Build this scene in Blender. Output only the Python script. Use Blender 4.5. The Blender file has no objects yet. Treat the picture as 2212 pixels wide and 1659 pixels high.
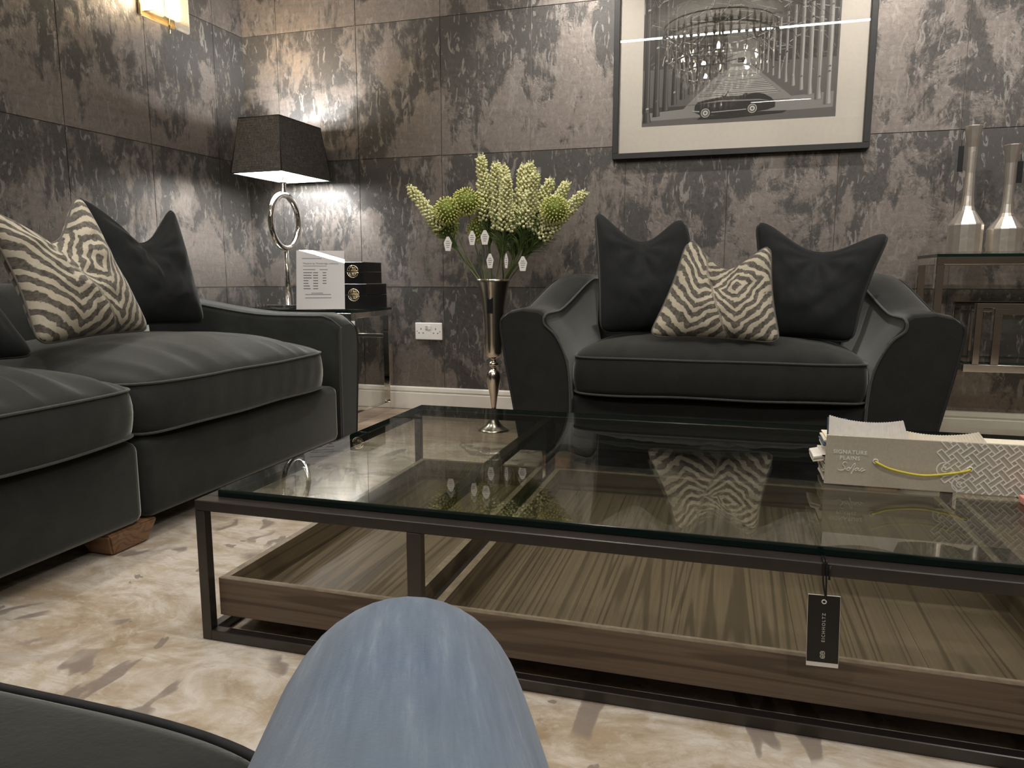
import bpy, bmesh, math, random
from mathutils import Vector, Matrix, noise as mnoise
R = math.radians
PI = math.pi
scene = bpy.context.scene
C = scene.collection

# ------------------------------------------------------------------ camera
cam_d = bpy.data.cameras.new('camera')
cam_d.sensor_fit = 'HORIZONTAL'; cam_d.sensor_width = 36.0
cam_d.lens = 1580.0 / 2212.0 * 36.0
cam_d.clip_start = 0.02
cam = bpy.data.objects.new('camera', cam_d); C.objects.link(cam)
cam.location = (0, 0, 0.72); cam.rotation_euler = (R(90 - 8.25), 0, R(16.3))
scene.camera = cam

# ------------------------------------------------------------------ world, exposure
w = bpy.data.worlds.new('world'); scene.world = w; w.use_nodes = True
w.node_tree.nodes['Background'].inputs[0].default_value = (0.9, 0.95, 1, 1)
w.node_tree.nodes['Background'].inputs[1].default_value = 0.05
vs = scene.view_settings
vs.view_transform = 'Standard'; vs.look = 'None'; vs.gamma = 1.0; vs.use_curve_mapping = False
vs.exposure = 0.1
CEIL = 2.6

# ------------------------------------------------------------------ lights of the room and added fill
def area(name, loc, rot, sx, sy, power, col=(1, 1, 1)):
    l = bpy.data.lights.new(name, 'AREA'); l.shape = 'RECTANGLE'; l.size = sx; l.size_y = sy
    l.energy = power; l.color = col
    o = bpy.data.objects.new(name, l); o.location = loc; o.rotation_euler = rot; C.objects.link(o); return o
def spot(name, loc, target, power, size=70, blend=0.6, col=(1, 0.95, 0.89), rad=0.035):
    l = bpy.data.lights.new(name, 'SPOT'); l.energy = power; l.spot_size = R(size); l.spot_blend = blend
    l.color = col; l.shadow_soft_size = rad
    o = bpy.data.objects.new(name, l); o.location = loc
    o.rotation_euler = (Vector(target) - Vector(loc)).to_track_quat('-Z', 'Y').to_euler()
    C.objects.link(o); return o
def point(name, loc, power, col=(1, 1, 1), rad=0.03):
    l = bpy.data.lights.new(name, 'POINT'); l.energy = power; l.color = col; l.shadow_soft_size = rad
    o = bpy.data.objects.new(name, l); o.location = loc; C.objects.link(o); return o

area('strip_light_lamp', (0.2, 1.18, CEIL - 0.012), (0, 0, 0), 4.6, 0.05, 36, (1, 0.97, 0.93))
area('strip_light_lamp', (0.46, -1.26, CEIL - 0.012), (0, 0, 0), 0.6, 0.03, 1.2, (1, 0.97, 0.93))
DOWN = [(-0.75, 2.95), (0.68, 2.95), (-1.95, 2.55), (-0.9, 2.35), (0.75, 2.35), (-1.75, 0.9), (-0.55, 0.25), (0.95, 0.6), (1.75, 2.95), (-1.55, -0.7), (1.6, -0.7)]  # final pair: fill spots added behind the camera to brighten front faces
DOWN_T = [(-0.75, 3.7, 1.1), (0.68, 3.7, 1.1), (-1.95, 2.5, 0), (-0.9, 2.3, 0), (0.75, 2.3, 0), (-1.75, 1.1, 0), (-0.6, 0.5, 0), (0.95, 0.6, 0), (1.45, 3.7, 0.5), (-0.5, 1.7, 0.3), (0.55, 1.7, 0.3)]
DOWN_P = [66, 66, 42, 20, 20, 36, 17, 8, 70, 34, 60]
for (x, y), t, p in zip(DOWN, DOWN_T, DOWN_P):
    spot('downlight_lamp', (x, y, CEIL - 0.03), t, p, 84, 0.8)

# ------------------------------------------------------------------ materials
MATS = {}
def srgb(r, g, b):
    def f(c):
        c /= 255.0
        return c / 12.92 if c <= 0.04045 else ((c + 0.055) / 1.055) ** 2.4
    return (f(r), f(g), f(b), 1)
class NT:
    def __init__(s, name):
        s.m = bpy.data.materials.new(name); s.m.use_nodes = True
        s.t = s.m.node_tree; s.b = s.t.nodes['Principled BSDF']; s.out = s.t.nodes['Material Output']
    def n(s, typ, **kw):
        nd = s.t.nodes.new(typ)
        for k, v in kw.items():
            if k.startswith('_'): setattr(nd, k[1:], v)
            else: nd.inputs[k.replace('__', ' ')].default_value = v
        return nd
    def l(s, a, b): s.t.links.new(a, b)
    def set(s, **kw):
        for k, v in kw.items(): s.b.inputs[k.replace('__', ' ')].default_value = v
    def coords(s, kind='Object', scale=(1, 1, 1), rot=(0, 0, 0)):
        if kind == 'World':
            g = s.n('ShaderNodeNewGeometry'); src = g.outputs['Position']
        else:
            g = s.n('ShaderNodeTexCoord'); src = g.outputs[kind]
        mp = s.n('ShaderNodeMapping'); mp.inputs['Scale'].default_value = scale; mp.inputs['Rotation'].default_value = rot
        s.l(src, mp.inputs['Vector']); return mp.outputs['Vector']
    def noise(s, vec, scale, detail=4, rough=0.5, dist=0.0):
        nd = s.n('ShaderNodeTexNoise'); s.l(vec, nd.inputs['Vector'])
        nd.inputs['Scale'].default_value = scale; nd.inputs['Detail'].default_value = detail
        nd.inputs['Roughness'].default_value = rough; nd.inputs['Distortion'].default_value = dist
        return nd.outputs['Fac']
    def ramp(s, fac, stops, interp='LINEAR'):
        nd = s.n('ShaderNodeValToRGB'); cr = nd.color_ramp; cr.interpolation = interp
        while len(cr.elements) < len(stops): cr.elements.new(0.5)
        for e, (p, c) in zip(cr.elements, stops):
            e.position = p; e.color = c if isinstance(c, tuple) else (c, c, c, 1)
        s.l(fac, nd.inputs['Fac']); return nd.outputs['Color']
    def math(s, op, a, b=None, clamp=False):
        nd = s.n('ShaderNodeMath', _operation=op, _use_clamp=clamp)
        for i, v in enumerate((a, b)):
            if v is None: continue
            if isinstance(v, (int, float)): nd.inputs[i].default_value = v
            else: s.l(v, nd.inputs[i])
        return nd.outputs[0]
    def mix(s, fac, a, b, mode='MIX'):
        nd = s.n('ShaderNodeMix', _data_type='RGBA', _blend_type=mode)
        for i, v in ((0, fac), (6, a), (7, b)):
            if isinstance(v, (int, float, tuple)): nd.inputs[i].default_value = v
            else: s.l(v, nd.inputs[i])
        return nd.outputs[2]
    def bump(s, h, strength=0.3, dist=0.01):
        nd = s.n('ShaderNodeBump'); nd.inputs['Strength'].default_value = strength; nd.inputs['Distance'].default_value = dist
        s.l(h, nd.inputs['Height']); s.l(nd.outputs['Normal'], s.b.inputs['Normal'])
    def base(s, col): s.l(col, s.b.inputs['Base Color'])
def simple(name, col, rough=0.5, metal=0.0, **kw):
    t = NT(name); t.set(Base__Color=col, Roughness=rough, Metallic=metal, **kw); MATS[name] = t.m; return t.m
def grained(name, ca, cb, scale=40, rough=0.5, metal=0.0, stretch=(1, 1, 1), bstr=0.1, **kw):
    t = NT(name); v = t.coords('Object', stretch); n = t.noise(v, scale, 5, 0.6)
    t.base(t.ramp(n, [(0.3, ca), (0.7, cb)])); t.set(Roughness=rough, Metallic=metal, **kw); t.bump(n, bstr, 0.004)
    MATS[name] = t.m; return t.m

def m_wallpaper():
    t = NT('wallpaper'); v = t.coords('World', (1, 1, 0.62)); vf = t.coords('World', (1, 1, 0.34))
    g = t.n('ShaderNodeNewGeometry'); sep = t.n('ShaderNodeSeparateXYZ'); t.l(g.outputs['Position'], sep.inputs[0])
    fr = t.math('FRACT', t.math('DIVIDE', t.math('SUBTRACT', sep.outputs[2], -0.014), 0.685))
    bias = t.math('MULTIPLY', t.math('SUBTRACT', 0.45, fr), 0.16)
    big = t.noise(v, 3.5, 10, 0.66, 0.6)
    drip = t.noise(vf, 15, 6, 0.6, 0.9)
    hz = t.noise(t.coords('World', (0.5, 0.5, 6)), 9, 4, 0.6, 0.2)
    med = t.noise(t.coords('World', (1, 1, 0.7)), 7.5, 9, 0.7, 0.5)
    mm = t.math('ADD', t.math('ADD', big, bias), t.math('MULTIPLY', t.math('SUBTRACT', drip, 0.5), 0.36))
    mm = t.math('ADD', mm, t.math('MULTIPLY', t.math('SUBTRACT', med, 0.5), 0.62))
    mask = t.ramp(mm, [(0.46, 0.0), (0.55, 1.0)])
    fine = t.noise(t.coords('World', (1, 1, 0.8)), 60, 8, 0.78, 0.4)
    dark = t.mix(t.ramp(fine, [(0.35, 0.0), (0.65, 1.0)]), srgb(70, 68, 66), srgb(100, 97, 94))
    dark = t.mix(t.ramp(t.noise(v, 6, 5, 0.6, 0.4), [(0.4, 0.0), (0.62, 1.0)]), dark, srgb(84, 82, 80))
    lite = t.mix(t.ramp(fine, [(0.3, 0.0), (0.7, 1.0)]), srgb(118, 111, 106), srgb(150, 141, 134))
    lite = t.mix(t.ramp(hz, [(0.5, 0.0), (0.68, 0.28)]), lite, srgb(102, 99, 97))
    fleck = t.ramp(t.noise(vf, 34, 4, 0.6, 1.2), [(0.585, 0.0), (0.625, 1.0)])
    col = t.mix(mask, dark, lite)
    col = t.mix(t.math('MULTIPLY', fleck, 0.7), col, srgb(150, 145, 140))
    t.base(col)
    t.l(t.ramp(mask, [(0, 0.46), (1, 0.62)]), t.b.inputs['Metallic'])
    t.l(t.ramp(fine, [(0.3, 0.36), (0.7, 0.52)]), t.b.inputs['Roughness'])
    t.bump(t.math('ADD', t.math('MULTIPLY', mask, 0.7), t.math('MULTIPLY', fine, 0.6)), 0.35, 0.004)
    MATS['wallpaper'] = t.m
m_wallpaper()

def m_velvet(name, a, b, sheen=0.5, nscale=9):
    t = NT(name); v = t.coords('Object'); n = t.noise(v, nscale, 6, 0.65, 0.4)
    f = t.noise(t.coords('Object', (1, 1, 6)), 130, 3, 0.6)
    t.base(t.mix(t.math('MULTIPLY', f, 0.35), t.ramp(n, [(0.35, a), (0.68, b)]), srgb(66, 67, 64)))
    t.set(Roughness=0.86, Sheen__Weight=sheen, Sheen__Roughness=0.33, Sheen__Tint=(0.9, 0.93, 0.88, 1), Specular__IOR__Level=0.15)
    t.bump(t.math('ADD', f, t.math('MULTIPLY', n, 0.6)), 0.14, 0.003); MATS[name] = t.m
m_velvet('velvet', srgb(33, 35, 34), srgb(46, 48, 46), 1.0)
m_velvet('velvet_dark', srgb(20, 22, 24), srgb(28, 30, 32), 0.12)
m_velvet('velvet_chenille', srgb(26, 27, 27), srgb(36, 37, 36), 0.6, 14)
grained('piping_cloth', srgb(48, 50, 48), srgb(64, 65, 62), 90, 0.8, Sheen__Weight=0.3)
grained('piping_dark', srgb(22, 24, 25), srgb(34, 36, 36), 90, 0.8)

def m_zebra():
    t = NT('zebra_velvet'); g = t.n('ShaderNodeTexCoord'); vec = g.outputs['UV']
    nd = t.n('ShaderNodeTexNoise'); t.l(vec, nd.inputs['Vector']); nd.inputs['Scale'].default_value = 5.5; nd.inputs['Detail'].default_value = 4
    nd.inputs['Roughness'].default_value = 0.6
    a = t.n('ShaderNodeVectorMath', _operation='SUBTRACT'); t.l(nd.outputs['Color'], a.inputs[0]); a.inputs[1].default_value = (0.5, 0.5, 0.5)
    b = t.n('ShaderNodeVectorMath', _operation='SCALE'); t.l(a.outputs[0], b.inputs[0]); b.inputs['Scale'].default_value = 0.13
    c = t.n('ShaderNodeVectorMath', _operation='ADD'); t.l(vec, c.inputs[0]); t.l(b.outputs[0], c.inputs[1])
    s = t.n('ShaderNodeSeparateXYZ'); t.l(c.outputs[0], s.inputs[0])
    dx = t.math('ABSOLUTE', t.math('SUBTRACT', s.outputs[0], 0.66)); dy = t.math('ABSOLUTE', t.math('SUBTRACT', s.outputs[1], 0.62))
    d1 = t.math('ADD', t.math('MULTIPLY', dx, 1.15), dy)
    ex = t.math('ABSOLUTE', t.math('SUBTRACT', s.outputs[0], 0.3)); 
    d2 = t.math('SUBTRACT', t.math('MULTIPLY', ex, 0.9), t.math('MULTIPLY', s.outputs[1], 1.0))
    sel = t.ramp(t.math('SUBTRACT', s.outputs[0], t.math('MULTIPLY', s.outputs[1], -0.35)), [(0.60, 0.0), (0.62, 1.0)])
    d = t.mix(sel, d2, d1)
    sn = t.math('SINE', t.math('MULTIPLY', d, 54))
    n = t.noise(vec, 24, 4, 0.7)
    val = t.math('ADD', sn, t.math('MULTIPLY', t.math('SUBTRACT', n, 0.5), 1.0))
    m = t.ramp(t.math('ADD', t.math('MULTIPLY', val, 0.25), 0.5), [(0.42, 0.0), (0.52, 1.0)])
    dk = t.mix(t.ramp(t.noise(vec, 30, 5, 0.7), [(0.35, 0.0), (0.65, 1.0)]), srgb(58, 55, 50), srgb(118, 110, 98))
    lt = t.mix(n, srgb(172, 163, 142), srgb(206, 197, 176))
    t.base(t.mix(m, lt, dk)); t.set(Roughness=0.8, Sheen__Weight=0.3, Sheen__Roughness=0.4)
    t.bump(t.math('SUBTRACT', n, m), 0.25, 0.004); MATS['zebra'] = t.m
m_zebra()

def m_wood(name, axis, ca, cb, cc, rough=0.45, sc=1.0):
    # axis: direction of the grain
    t = NT(name)
    st = {'X': (0.07, 1, 1.6), 'Y': (1.5, 0.035, 1), 'Z': (1, 1, 0.10)}[axis]
    v = t.coords('Object', tuple(k * sc for k in st))
    n1 = t.noise(v, 6, 2, 0.4, 0.3)
    rings = t.math('SINE', t.math('MULTIPLY', n1, 105))
    n2 = t.noise(t.coords('Object', tuple((k * sc if k < 1 else sc * 5) for k in st)), 26, 5, 0.7, 0.2)
    base = t.ramp(n2, [(0.3, ca), (0.7, cb)])
    lines = t.ramp(t.math('ADD', t.math('MULTIPLY', rings, 0.5), 0.5), [(0.08, 1.0), (0.34, 0.0)])
    t.base(t.mix(t.math('MULTIPLY', lines, 0.72), base, cc)); t.set(Roughness=rough, Specular__IOR__Level=0.45)
    t.bump(n2, 0.12, 0.003); MATS[name] = t.m
m_wood('tray_wood_y', 'Y', srgb(104, 90, 73), srgb(128, 113, 94), srgb(80, 68, 55))
m_wood('tray_wood_x', 'X', srgb(98, 83, 69), srgb(122, 105, 88), srgb(76, 63, 51))
grained('tray_rim_wood', srgb(128, 113, 97), srgb(158, 143, 125), 60, 0.5, stretch=(1, 1, 1), bstr=0.05)
m_wood('foot_wood', 'X', srgb(126, 94, 70), srgb(150, 116, 88), srgb(104, 76, 55))
m_wood('floor_wood', 'X', srgb(158, 138, 118), srgb(182, 164, 145), srgb(138, 119, 101), 0.35)

def m_rug():
    t = NT('rug_pile'); v = t.coords('World'); vr = t.coords('World', (1, 1.7, 1), (0, 0, 0.6))
    n1 = t.noise(vr, 2.6, 10, 0.66, 0.8)
    n2 = t.noise(t.coords('World', (1, 2.4, 1), (0, 0, 0.7)), 5.5, 9, 0.72, 1.4)
    n3 = t.noise(v, 26, 6, 0.7, 0.6)
    col = t.ramp(n1, [(0.36, srgb(150, 128, 100)), (0.45, srgb(184, 170, 150)), (0.53, srgb(212, 204, 193)), (0.61, srgb(190, 176, 155)), (0.70, srgb(158, 136, 108))])
    col = t.mix(t.ramp(n2, [(0.46, 0.0), (0.62, 0.8)]), col, srgb(166, 146, 118))
    col = t.mix(t.ramp(n3, [(0.52, 0.0), (0.70, 0.6)]), col, srgb(214, 206, 195))
    col = t.mix(t.ramp(t.noise(v, 3.4, 6, 0.6, 0.5), [(0.58, 0.0), (0.70, 0.6)]), col, srgb(160, 152, 142))
    ed = t.math('MULTIPLY', t.math('SUBTRACT', t.noise(v, 30, 4, 0.7), 0.5), 0.016)
    vein = t.math('ADD', t.math('ABSOLUTE', t.math('SUBTRACT', t.noise(t.coords('World', (1.5, 0.8, 1), (0, 0, 0.5)), 1.3, 4, 0.5, 0.9), 0.5)), ed)
    gate = t.ramp(t.noise(v, 2.3, 3, 0.5), [(0.47, 0.0), (0.50, 1.0)])
    vm = t.math('MULTIPLY', t.ramp(vein, [(0.011, 1.0), (0.014, 0.0)]), gate)
    blot = t.ramp(t.noise(v, 10, 4, 0.5, 0.3), [(0.67, 0.0), (0.68, 1.0)])
    vm = t.math('MAXIMUM', vm, blot)
    col = t.mix(t.math('MULTIPLY', vm, 0.85), col, srgb(124, 112, 103))
    f = t.noise(v, 320, 3, 0.7)
    t.base(t.mix(t.math('MULTIPLY', f, 0.3), col, srgb(150, 139, 125))); t.set(Roughness=0.95, Sheen__Weight=0.2, Specular__IOR__Level=0.1)
    t.bump(t.math('SUBTRACT', t.math('ADD', f, t.math('MULTIPLY', n2, 2)), t.math('MULTIPLY', vm, 2)), 0.3, 0.006); MATS['rug'] = t.m
m_rug()

def m_denim():
    t = NT('denim'); v = t.coords('UV', (1, 0.10, 1)); n = t.noise(v, 110, 6, 0.72)
    v2 = t.coords('Object'); n2 = t.noise(v2, 9, 4, 0.6); f = t.noise(v2, 420, 2, 0.6)
    c = t.ramp(n, [(0.3, srgb(80, 99, 122)), (0.55, srgb(106, 124, 146)), (0.75, srgb(140, 155, 172))])
    c = t.mix(t.ramp(n2, [(0.35, 0.0), (0.7, 0.55)]), c, srgb(112, 123, 133))
    t.base(t.mix(t.math('MULTIPLY', f, 0.35), c, srgb(88, 101, 118))); t.set(Roughness=0.9, Sheen__Weight=0.25)
    t.bump(t.math('ADD', f, n), 0.12, 0.002); MATS['denim'] = t.m
m_denim()

def m_thinglass(name, tint=(0.93, 0.97, 0.94, 1), ior=1.56, rough=0.0):
    t = NT(name); tr = t.n('ShaderNodeBsdfTransparent'); tr.inputs[0].default_value = tint
    gl = t.n('ShaderNodeBsdfGlossy'); gl.inputs['Roughness'].default_value = rough
    fr = t.n('ShaderNodeFresnel'); gm = t.n('ShaderNodeNewGeometry')
    # both faces of the pane reflect like air to glass
    t.l(t.math('ADD', t.math('MULTIPLY', gm.outputs['Backfacing'], 1.0 / ior - ior), ior), fr.inputs['IOR'])
    mx = t.n('ShaderNodeMixShader'); t.l(fr.outputs[0], mx.inputs[0]); t.l(tr.outputs[0], mx.inputs[1]); t.l(gl.outputs[0], mx.inputs[2])
    t.l(mx.outputs[0], t.out.inputs['Surface']); MATS[name] = t.m
m_thinglass('glass', (0.875, 0.895, 0.845, 1), 1.72); m_thinglass('glass_clear', (0.98, 0.985, 0.98, 1)); m_thinglass('crystal', (0.97, 0.95, 0.88, 1), 1.75)
def m_frost():
    t = NT('crystal_slab'); b = t.b; t.set(Base__Color=(0.98, 0.94, 0.86, 1), Roughness=0.08, Specular__IOR__Level=0.9)
    tl = t.n('ShaderNodeBsdfTranslucent'); tl.inputs[0].default_value = (1, 0.95, 0.85, 1)
    tr = t.n('ShaderNodeBsdfTransparent'); m1 = t.n('ShaderNodeMixShader'); m1.inputs[0].default_value = 0.5; t.l(b.outputs[0], m1.inputs[1]); t.l(tl.outputs[0], m1.inputs[2])
    m2 = t.n('ShaderNodeMixShader'); m2.inputs[0].default_value = 0.84; t.l(m1.outputs[0], m2.inputs[1]); t.l(tr.outputs[0], m2.inputs[2]); t.l(m2.outputs[0], t.out.inputs['Surface']); MATS['crystal_slab'] = t.m
m_frost()
simple('crystal_cut', (0.9, 0.88, 0.84, 1), 0.08, 0.85)
simple('glass_edge', srgb(14, 34, 30), 0.12, Specular__IOR__Level=0.6)
def emit(name, col, s):
    t = NT(name); t.set(Base__Color=(0, 0, 0, 1), Emission__Color=col, Emission__Strength=s); MATS[name] = t.m
emit('strip_glow', (1, 0.95, 0.88, 1), 14); emit('bulb_warm', (1, 0.82, 0.56, 1), 60); emit('bulb_white', (1, 0.97, 0.92, 1), 25)
emit('bulb_chandelier', (1, 0.85, 0.62, 1), 30)
grained('gunmetal', srgb(46, 41, 38), srgb(54, 48, 45), 30, 0.3, 0.15, bstr=0.02, Specular__IOR__Level=0.75)
simple('chrome', (0.78, 0.76, 0.73, 1), 0.06, 1.0)
simple('nickel', (0.62, 0.57, 0.50, 1), 0.22, 1.0)
grained('hammered_silver', (0.78, 0.73, 0.66, 1), (0.88, 0.83, 0.75, 1), 30, 0.3, 0.9, bstr=0.25)
simple('brass', (0.83, 0.62, 0.32, 1), 0.2, 1.0)
simple('medallion_gold', (0.78, 0.69, 0.50, 1), 0.25, 1.0)
grained('paint_white', srgb(226, 222, 212), srgb(232, 228, 219), 20, 0.4, bstr=0.02)
grained('paint_ceiling', srgb(232, 228, 222), srgb(238, 234, 228), 20, 0.8, bstr=0.02)
grained('paint_taupe', srgb(150, 140, 130), srgb(160, 150, 139), 8, 0.7, bstr=0.03)
simple('plastic_white', srgb(234, 231, 226), 0.3)
simple('plastic_grey', srgb(190, 188, 184), 0.35)
simple('black_hole', srgb(24, 22, 21), 0.6)
grained('frame_black', srgb(32, 32, 32), srgb(40, 40, 39), 30, 0.45, bstr=0.03)
grained('mat_board', srgb(214, 205, 195), srgb(220, 211, 201), 60, 0.8, bstr=0.02)
simple('tag_black', srgb(16, 16, 17), 0.4)
simple('ink_black', srgb(18, 18, 18), 0.5); simple('ink_grey', srgb(110, 106, 106), 0.6)
simple('print_white', srgb(238, 236, 230), 0.5); simple('foil_silver', srgb(200, 198, 190), 0.3)
grained('cloth_grey', srgb(178, 169, 154), srgb(190, 181, 165), 160, 0.85, bstr=0.08)
grained('cloth_white', srgb(232, 226, 217), srgb(243, 238, 230), 120, 0.9, bstr=0.08)
grained('cloth_cream', srgb(232, 222, 202), srgb(242, 233, 214), 120, 0.9, bstr=0.08)
grained('cloth_blue', srgb(82, 104, 118), srgb(108, 128, 140), 120, 0.9, bstr=0.08)
grained('cloth_pink', srgb(206, 138, 128), srgb(220, 152, 142), 120, 0.9, bstr=0.08)
simple('cord_yellow', srgb(200, 186, 66), 0.55); simple('cord_black', srgb(12, 12, 12), 0.5)
simple('paper', srgb(228, 224, 226), 0.6)
grained('box_black', srgb(14, 14, 15), srgb(22, 22, 23), 60, 0.35, bstr=0.03)
grained('shoe_leather', srgb(50, 38, 30), srgb(64, 50, 40), 30, 0.5)
grained('petal_cream', srgb(206, 206, 146), srgb(236, 234, 190), 40, 0.7, Subsurface__Weight=0.0)
grained('bud_green', srgb(176, 182, 88), srgb(218, 218, 140), 50, 0.7)
grained('bud_core', srgb(88, 102, 36), srgb(122, 136, 54), 50, 0.8)
grained('stem_green', srgb(76, 92, 48), srgb(104, 118, 66), 30, 0.6)
grained('leaf_green', srgb(62, 82, 36), srgb(92, 110, 54), 30, 0.6)
for k, v in dict(ph_dark=46, ph_deep=68, ph_mid=104, ph_grey=144, ph_lite=182, ph_pale=208).items(): simple(k, srgb(v, v - 3, v - 6), 0.6)
def m_shade():
    t = NT('shade_linen'); v = t.coords('Object'); a = t.noise(t.coords('Object', (1, 1, 22)), 26, 4, 0.7); b = t.noise(t.coords('Object', (14, 14, 1)), 22, 4, 0.7)
    f = t.math('MULTIPLY', a, b); t.base(t.ramp(f, [(0.16, srgb(44, 41, 38)), (0.30, srgb(84, 80, 75)), (0.42, srgb(122, 117, 110))])); t.set(Roughness=0.85)
    t.bump(f, 0.2, 0.003); MATS['shade_linen'] = t.m
m_shade()
simple('shade_lining', srgb(244, 242, 238), 0.7)

# ------------------------------------------------------------------ geometry helpers
def add_box(bm, a, b, mi=0):
    x0, y0, z0 = a; x1, y1, z1 = b
    v = [bm.verts.new(p) for p in ((x0,y0,z0),(x1,y0,z0),(x1,y1,z0),(x0,y1,z0),(x0,y0,z1),(x1,y0,z1),(x1,y1,z1),(x0,y1,z1))]
    for q in ((0,3,2,1),(4,5,6,7),(0,1,5,4),(1,2,6,5),(2,3,7,6),(3,0,4,7)):
        f = bm.faces.new([v[i] for i in q]); f.material_index = mi
    return v
def rbox(a, b, r=0.01, seg=3):
    bm = bmesh.new(); add_box(bm, a, b)
    bmesh.ops.bevel(bm, geom=bm.edges[:], offset=r, segments=seg, profile=0.5, affect='EDGES'); return bm
def box(a, b):
    bm = bmesh.new(); add_box(bm, a, b); return bm
def catmull(pts, n=8, closed=False):
    P = [Vector(p) for p in pts]; out = []; m = len(P)
    rng = m if closed else m - 1
    for i in range(rng):
        g = lambda k: P[k % m] if closed else P[max(0, min(m - 1, k))]
        p0, p1, p2, p3 = g(i - 1), g(i), g(i + 1), g(i + 2)
        for j in range(n):
            t = j / n
            out.append(0.5 * ((2 * p1) + (p2 - p0) * t + (2 * p0 - 5 * p1 + 4 * p2 - p3) * t * t + (3 * p1 - p0 - 3 * p2 + p3) * t ** 3))
    if not closed: out.append(P[-1].copy())
    return out
def add_tube(bm, path, r, seg=8, closed=False, mi=0, caps=True, flat=1.0):
    P = [Vector(p) for p in path]; n = len(P)
    rad = r if hasattr(r, '__len__') else [r] * n
    rings = []; up = None
    for i in range(n):
        a = P[(i - 1) % n] if (closed or i > 0) else P[0]
        b = P[(i + 1) % n] if (closed or i < n - 1) else P[-1]
        t = (b - a).normalized()
        if up is None:
            up = t.orthogonal().normalized()
        else:
            up = (up - t * up.dot(t)); up = up.normalized() if up.length > 1e-6 else t.orthogonal().normalized()
        sd = t.cross(up)
        rings.append([bm.verts.new(P[i] + (up * math.cos(2*PI*k/seg) + sd * math.sin(2*PI*k/seg) * flat) * rad[i]) for k in range(seg)])
    for i in range(n if closed else n - 1):
        A, B = rings[i], rings[(i + 1) % n]
        for k in range(seg):
            f = bm.faces.new((A[k], A[(k+1) % seg], B[(k+1) % seg], B[k])); f.smooth = True; f.material_index = mi
    if caps and not closed:
        bm.faces.new(rings[0][::-1]); bm.faces.new(rings[-1])
    return bm
def tube(path, r, seg=8, closed=False, **k): return add_tube(bmesh.new(), path, r, seg, closed, **k)
def lathe(prof, seg=32, c=(0, 0, 0), smooth=True, facet=None):
    bm = bmesh.new(); rings = []
    for r, z in prof:
        rings.append([bm.verts.new((c[0] + max(r, 1e-4) * math.cos(2*PI*k/seg), c[1] + max(r, 1e-4) * math.sin(2*PI*k/seg), c[2] + z)) for k in range(seg)])
    for A, B in zip(rings, rings[1:]):
        for k in range(seg):
            f = bm.faces.new((A[k], A[(k+1) % seg], B[(k+1) % seg], B[k])); f.smooth = smooth
    bm.faces.new(rings[0][::-1]); bm.faces.new(rings[-1]); return bm
def loft(secs, smooth=True):
    bm = bmesh.new(); rings = [[bm.verts.new(p) for p in s] for s in secs]; n = len(rings[0])
    for A, B in zip(rings, rings[1:]):
        for k in range(n):
            f = bm.faces.new((A[k], A[(k+1) % n], B[(k+1) % n], B[k])); f.smooth = smooth
    bm.faces.new(rings[0][::-1]); bm.faces.new(rings[-1]); return bm
def prism(poly, axis_vec):
    bm = bmesh.new(); a = [bm.verts.new(p) for p in poly]; b = [bm.verts.new(Vector(p) + Vector(axis_vec)) for p in poly]
    n = len(a); bm.faces.new(a[::-1]); bm.faces.new(b)
    for k in range(n): bm.faces.new((a[k], a[(k+1) % n], b[(k+1) % n], b[k]))
    return bm

ROOT = {}
def tag(o, label=None, cat=None, group=None, kind=None):
    if label: o['label'] = label
    if cat: o['category'] = cat
    if group: o['group'] = group
    if kind: o['kind'] = kind
    return o
def thing(name, label, cat, loc=(0, 0, 0), group=None, kind=None):
    o = bpy.data.objects.new(name, None); C.objects.link(o); o.location = loc; o.empty_display_size = 0.05
    ROOT[o.name] = Vector(loc); return tag(o, label, cat, group, kind)
def obj(name, bm, mat, parent=None, local=False, smooth=None, fixn=True):
    """bmesh in world coordinates -> one mesh object (moved into its parent's frame)"""
    if isinstance(bm, bmesh.types.BMesh):
        if fixn: bmesh.ops.recalc_face_normals(bm, faces=bm.faces[:])
        me = bpy.data.meshes.new(name); bm.to_mesh(me); bm.free()
    else: me = bm
    ms = mat if isinstance(mat, (list, tuple)) else [mat]
    if not me.materials:
        for m in ms: me.materials.append(MATS[m])
    if smooth is not None:
        for p in me.polygons: p.use_smooth = smooth
    o = bpy.data.objects.new(name, me); C.objects.link(o)
    if parent:
        off = ROOT.get(parent.name, Vector((0, 0, 0)))
        if not local and off.length > 0: me.transform(Matrix.Translation(-off))
        o.parent = parent; ROOT[o.name] = off
    return o
def centered(name, bm, mat, loc, label=None, cat=None, group=None, kind=None, smooth=None):
    o = obj(name, bm, mat, smooth=smooth); o.data.transform(Matrix.Translation(-Vector(loc))); o.location = loc
    ROOT[o.name] = Vector(loc); return tag(o, label, cat, group, kind)
def autosmooth(o, ang=40):
    try:
        for p in o.data.polygons: p.use_smooth = True
        o.data.set_sharp_from_angle(angle=R(ang))
    except Exception: pass
    return o
def text_mesh(body, size, spacing=1.0, extrude=0.0002, align='LEFT', bold=0.0):
    cu = bpy.data.curves.new('lettering', 'FONT'); cu.body = body; cu.size = size; cu.space_character = spacing
    cu.extrude = extrude; cu.offset = bold; cu.align_x = align; cu.resolution_u = 4
    o = bpy.data.objects.new('lettering_tmp', cu); C.objects.link(o)
    dg = bpy.context.evaluated_depsgraph_get(); me = bpy.data.meshes.new_from_object(o.evaluated_get(dg))
    bpy.data.objects.remove(o); bpy.data.curves.remove(cu); return me
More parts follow.
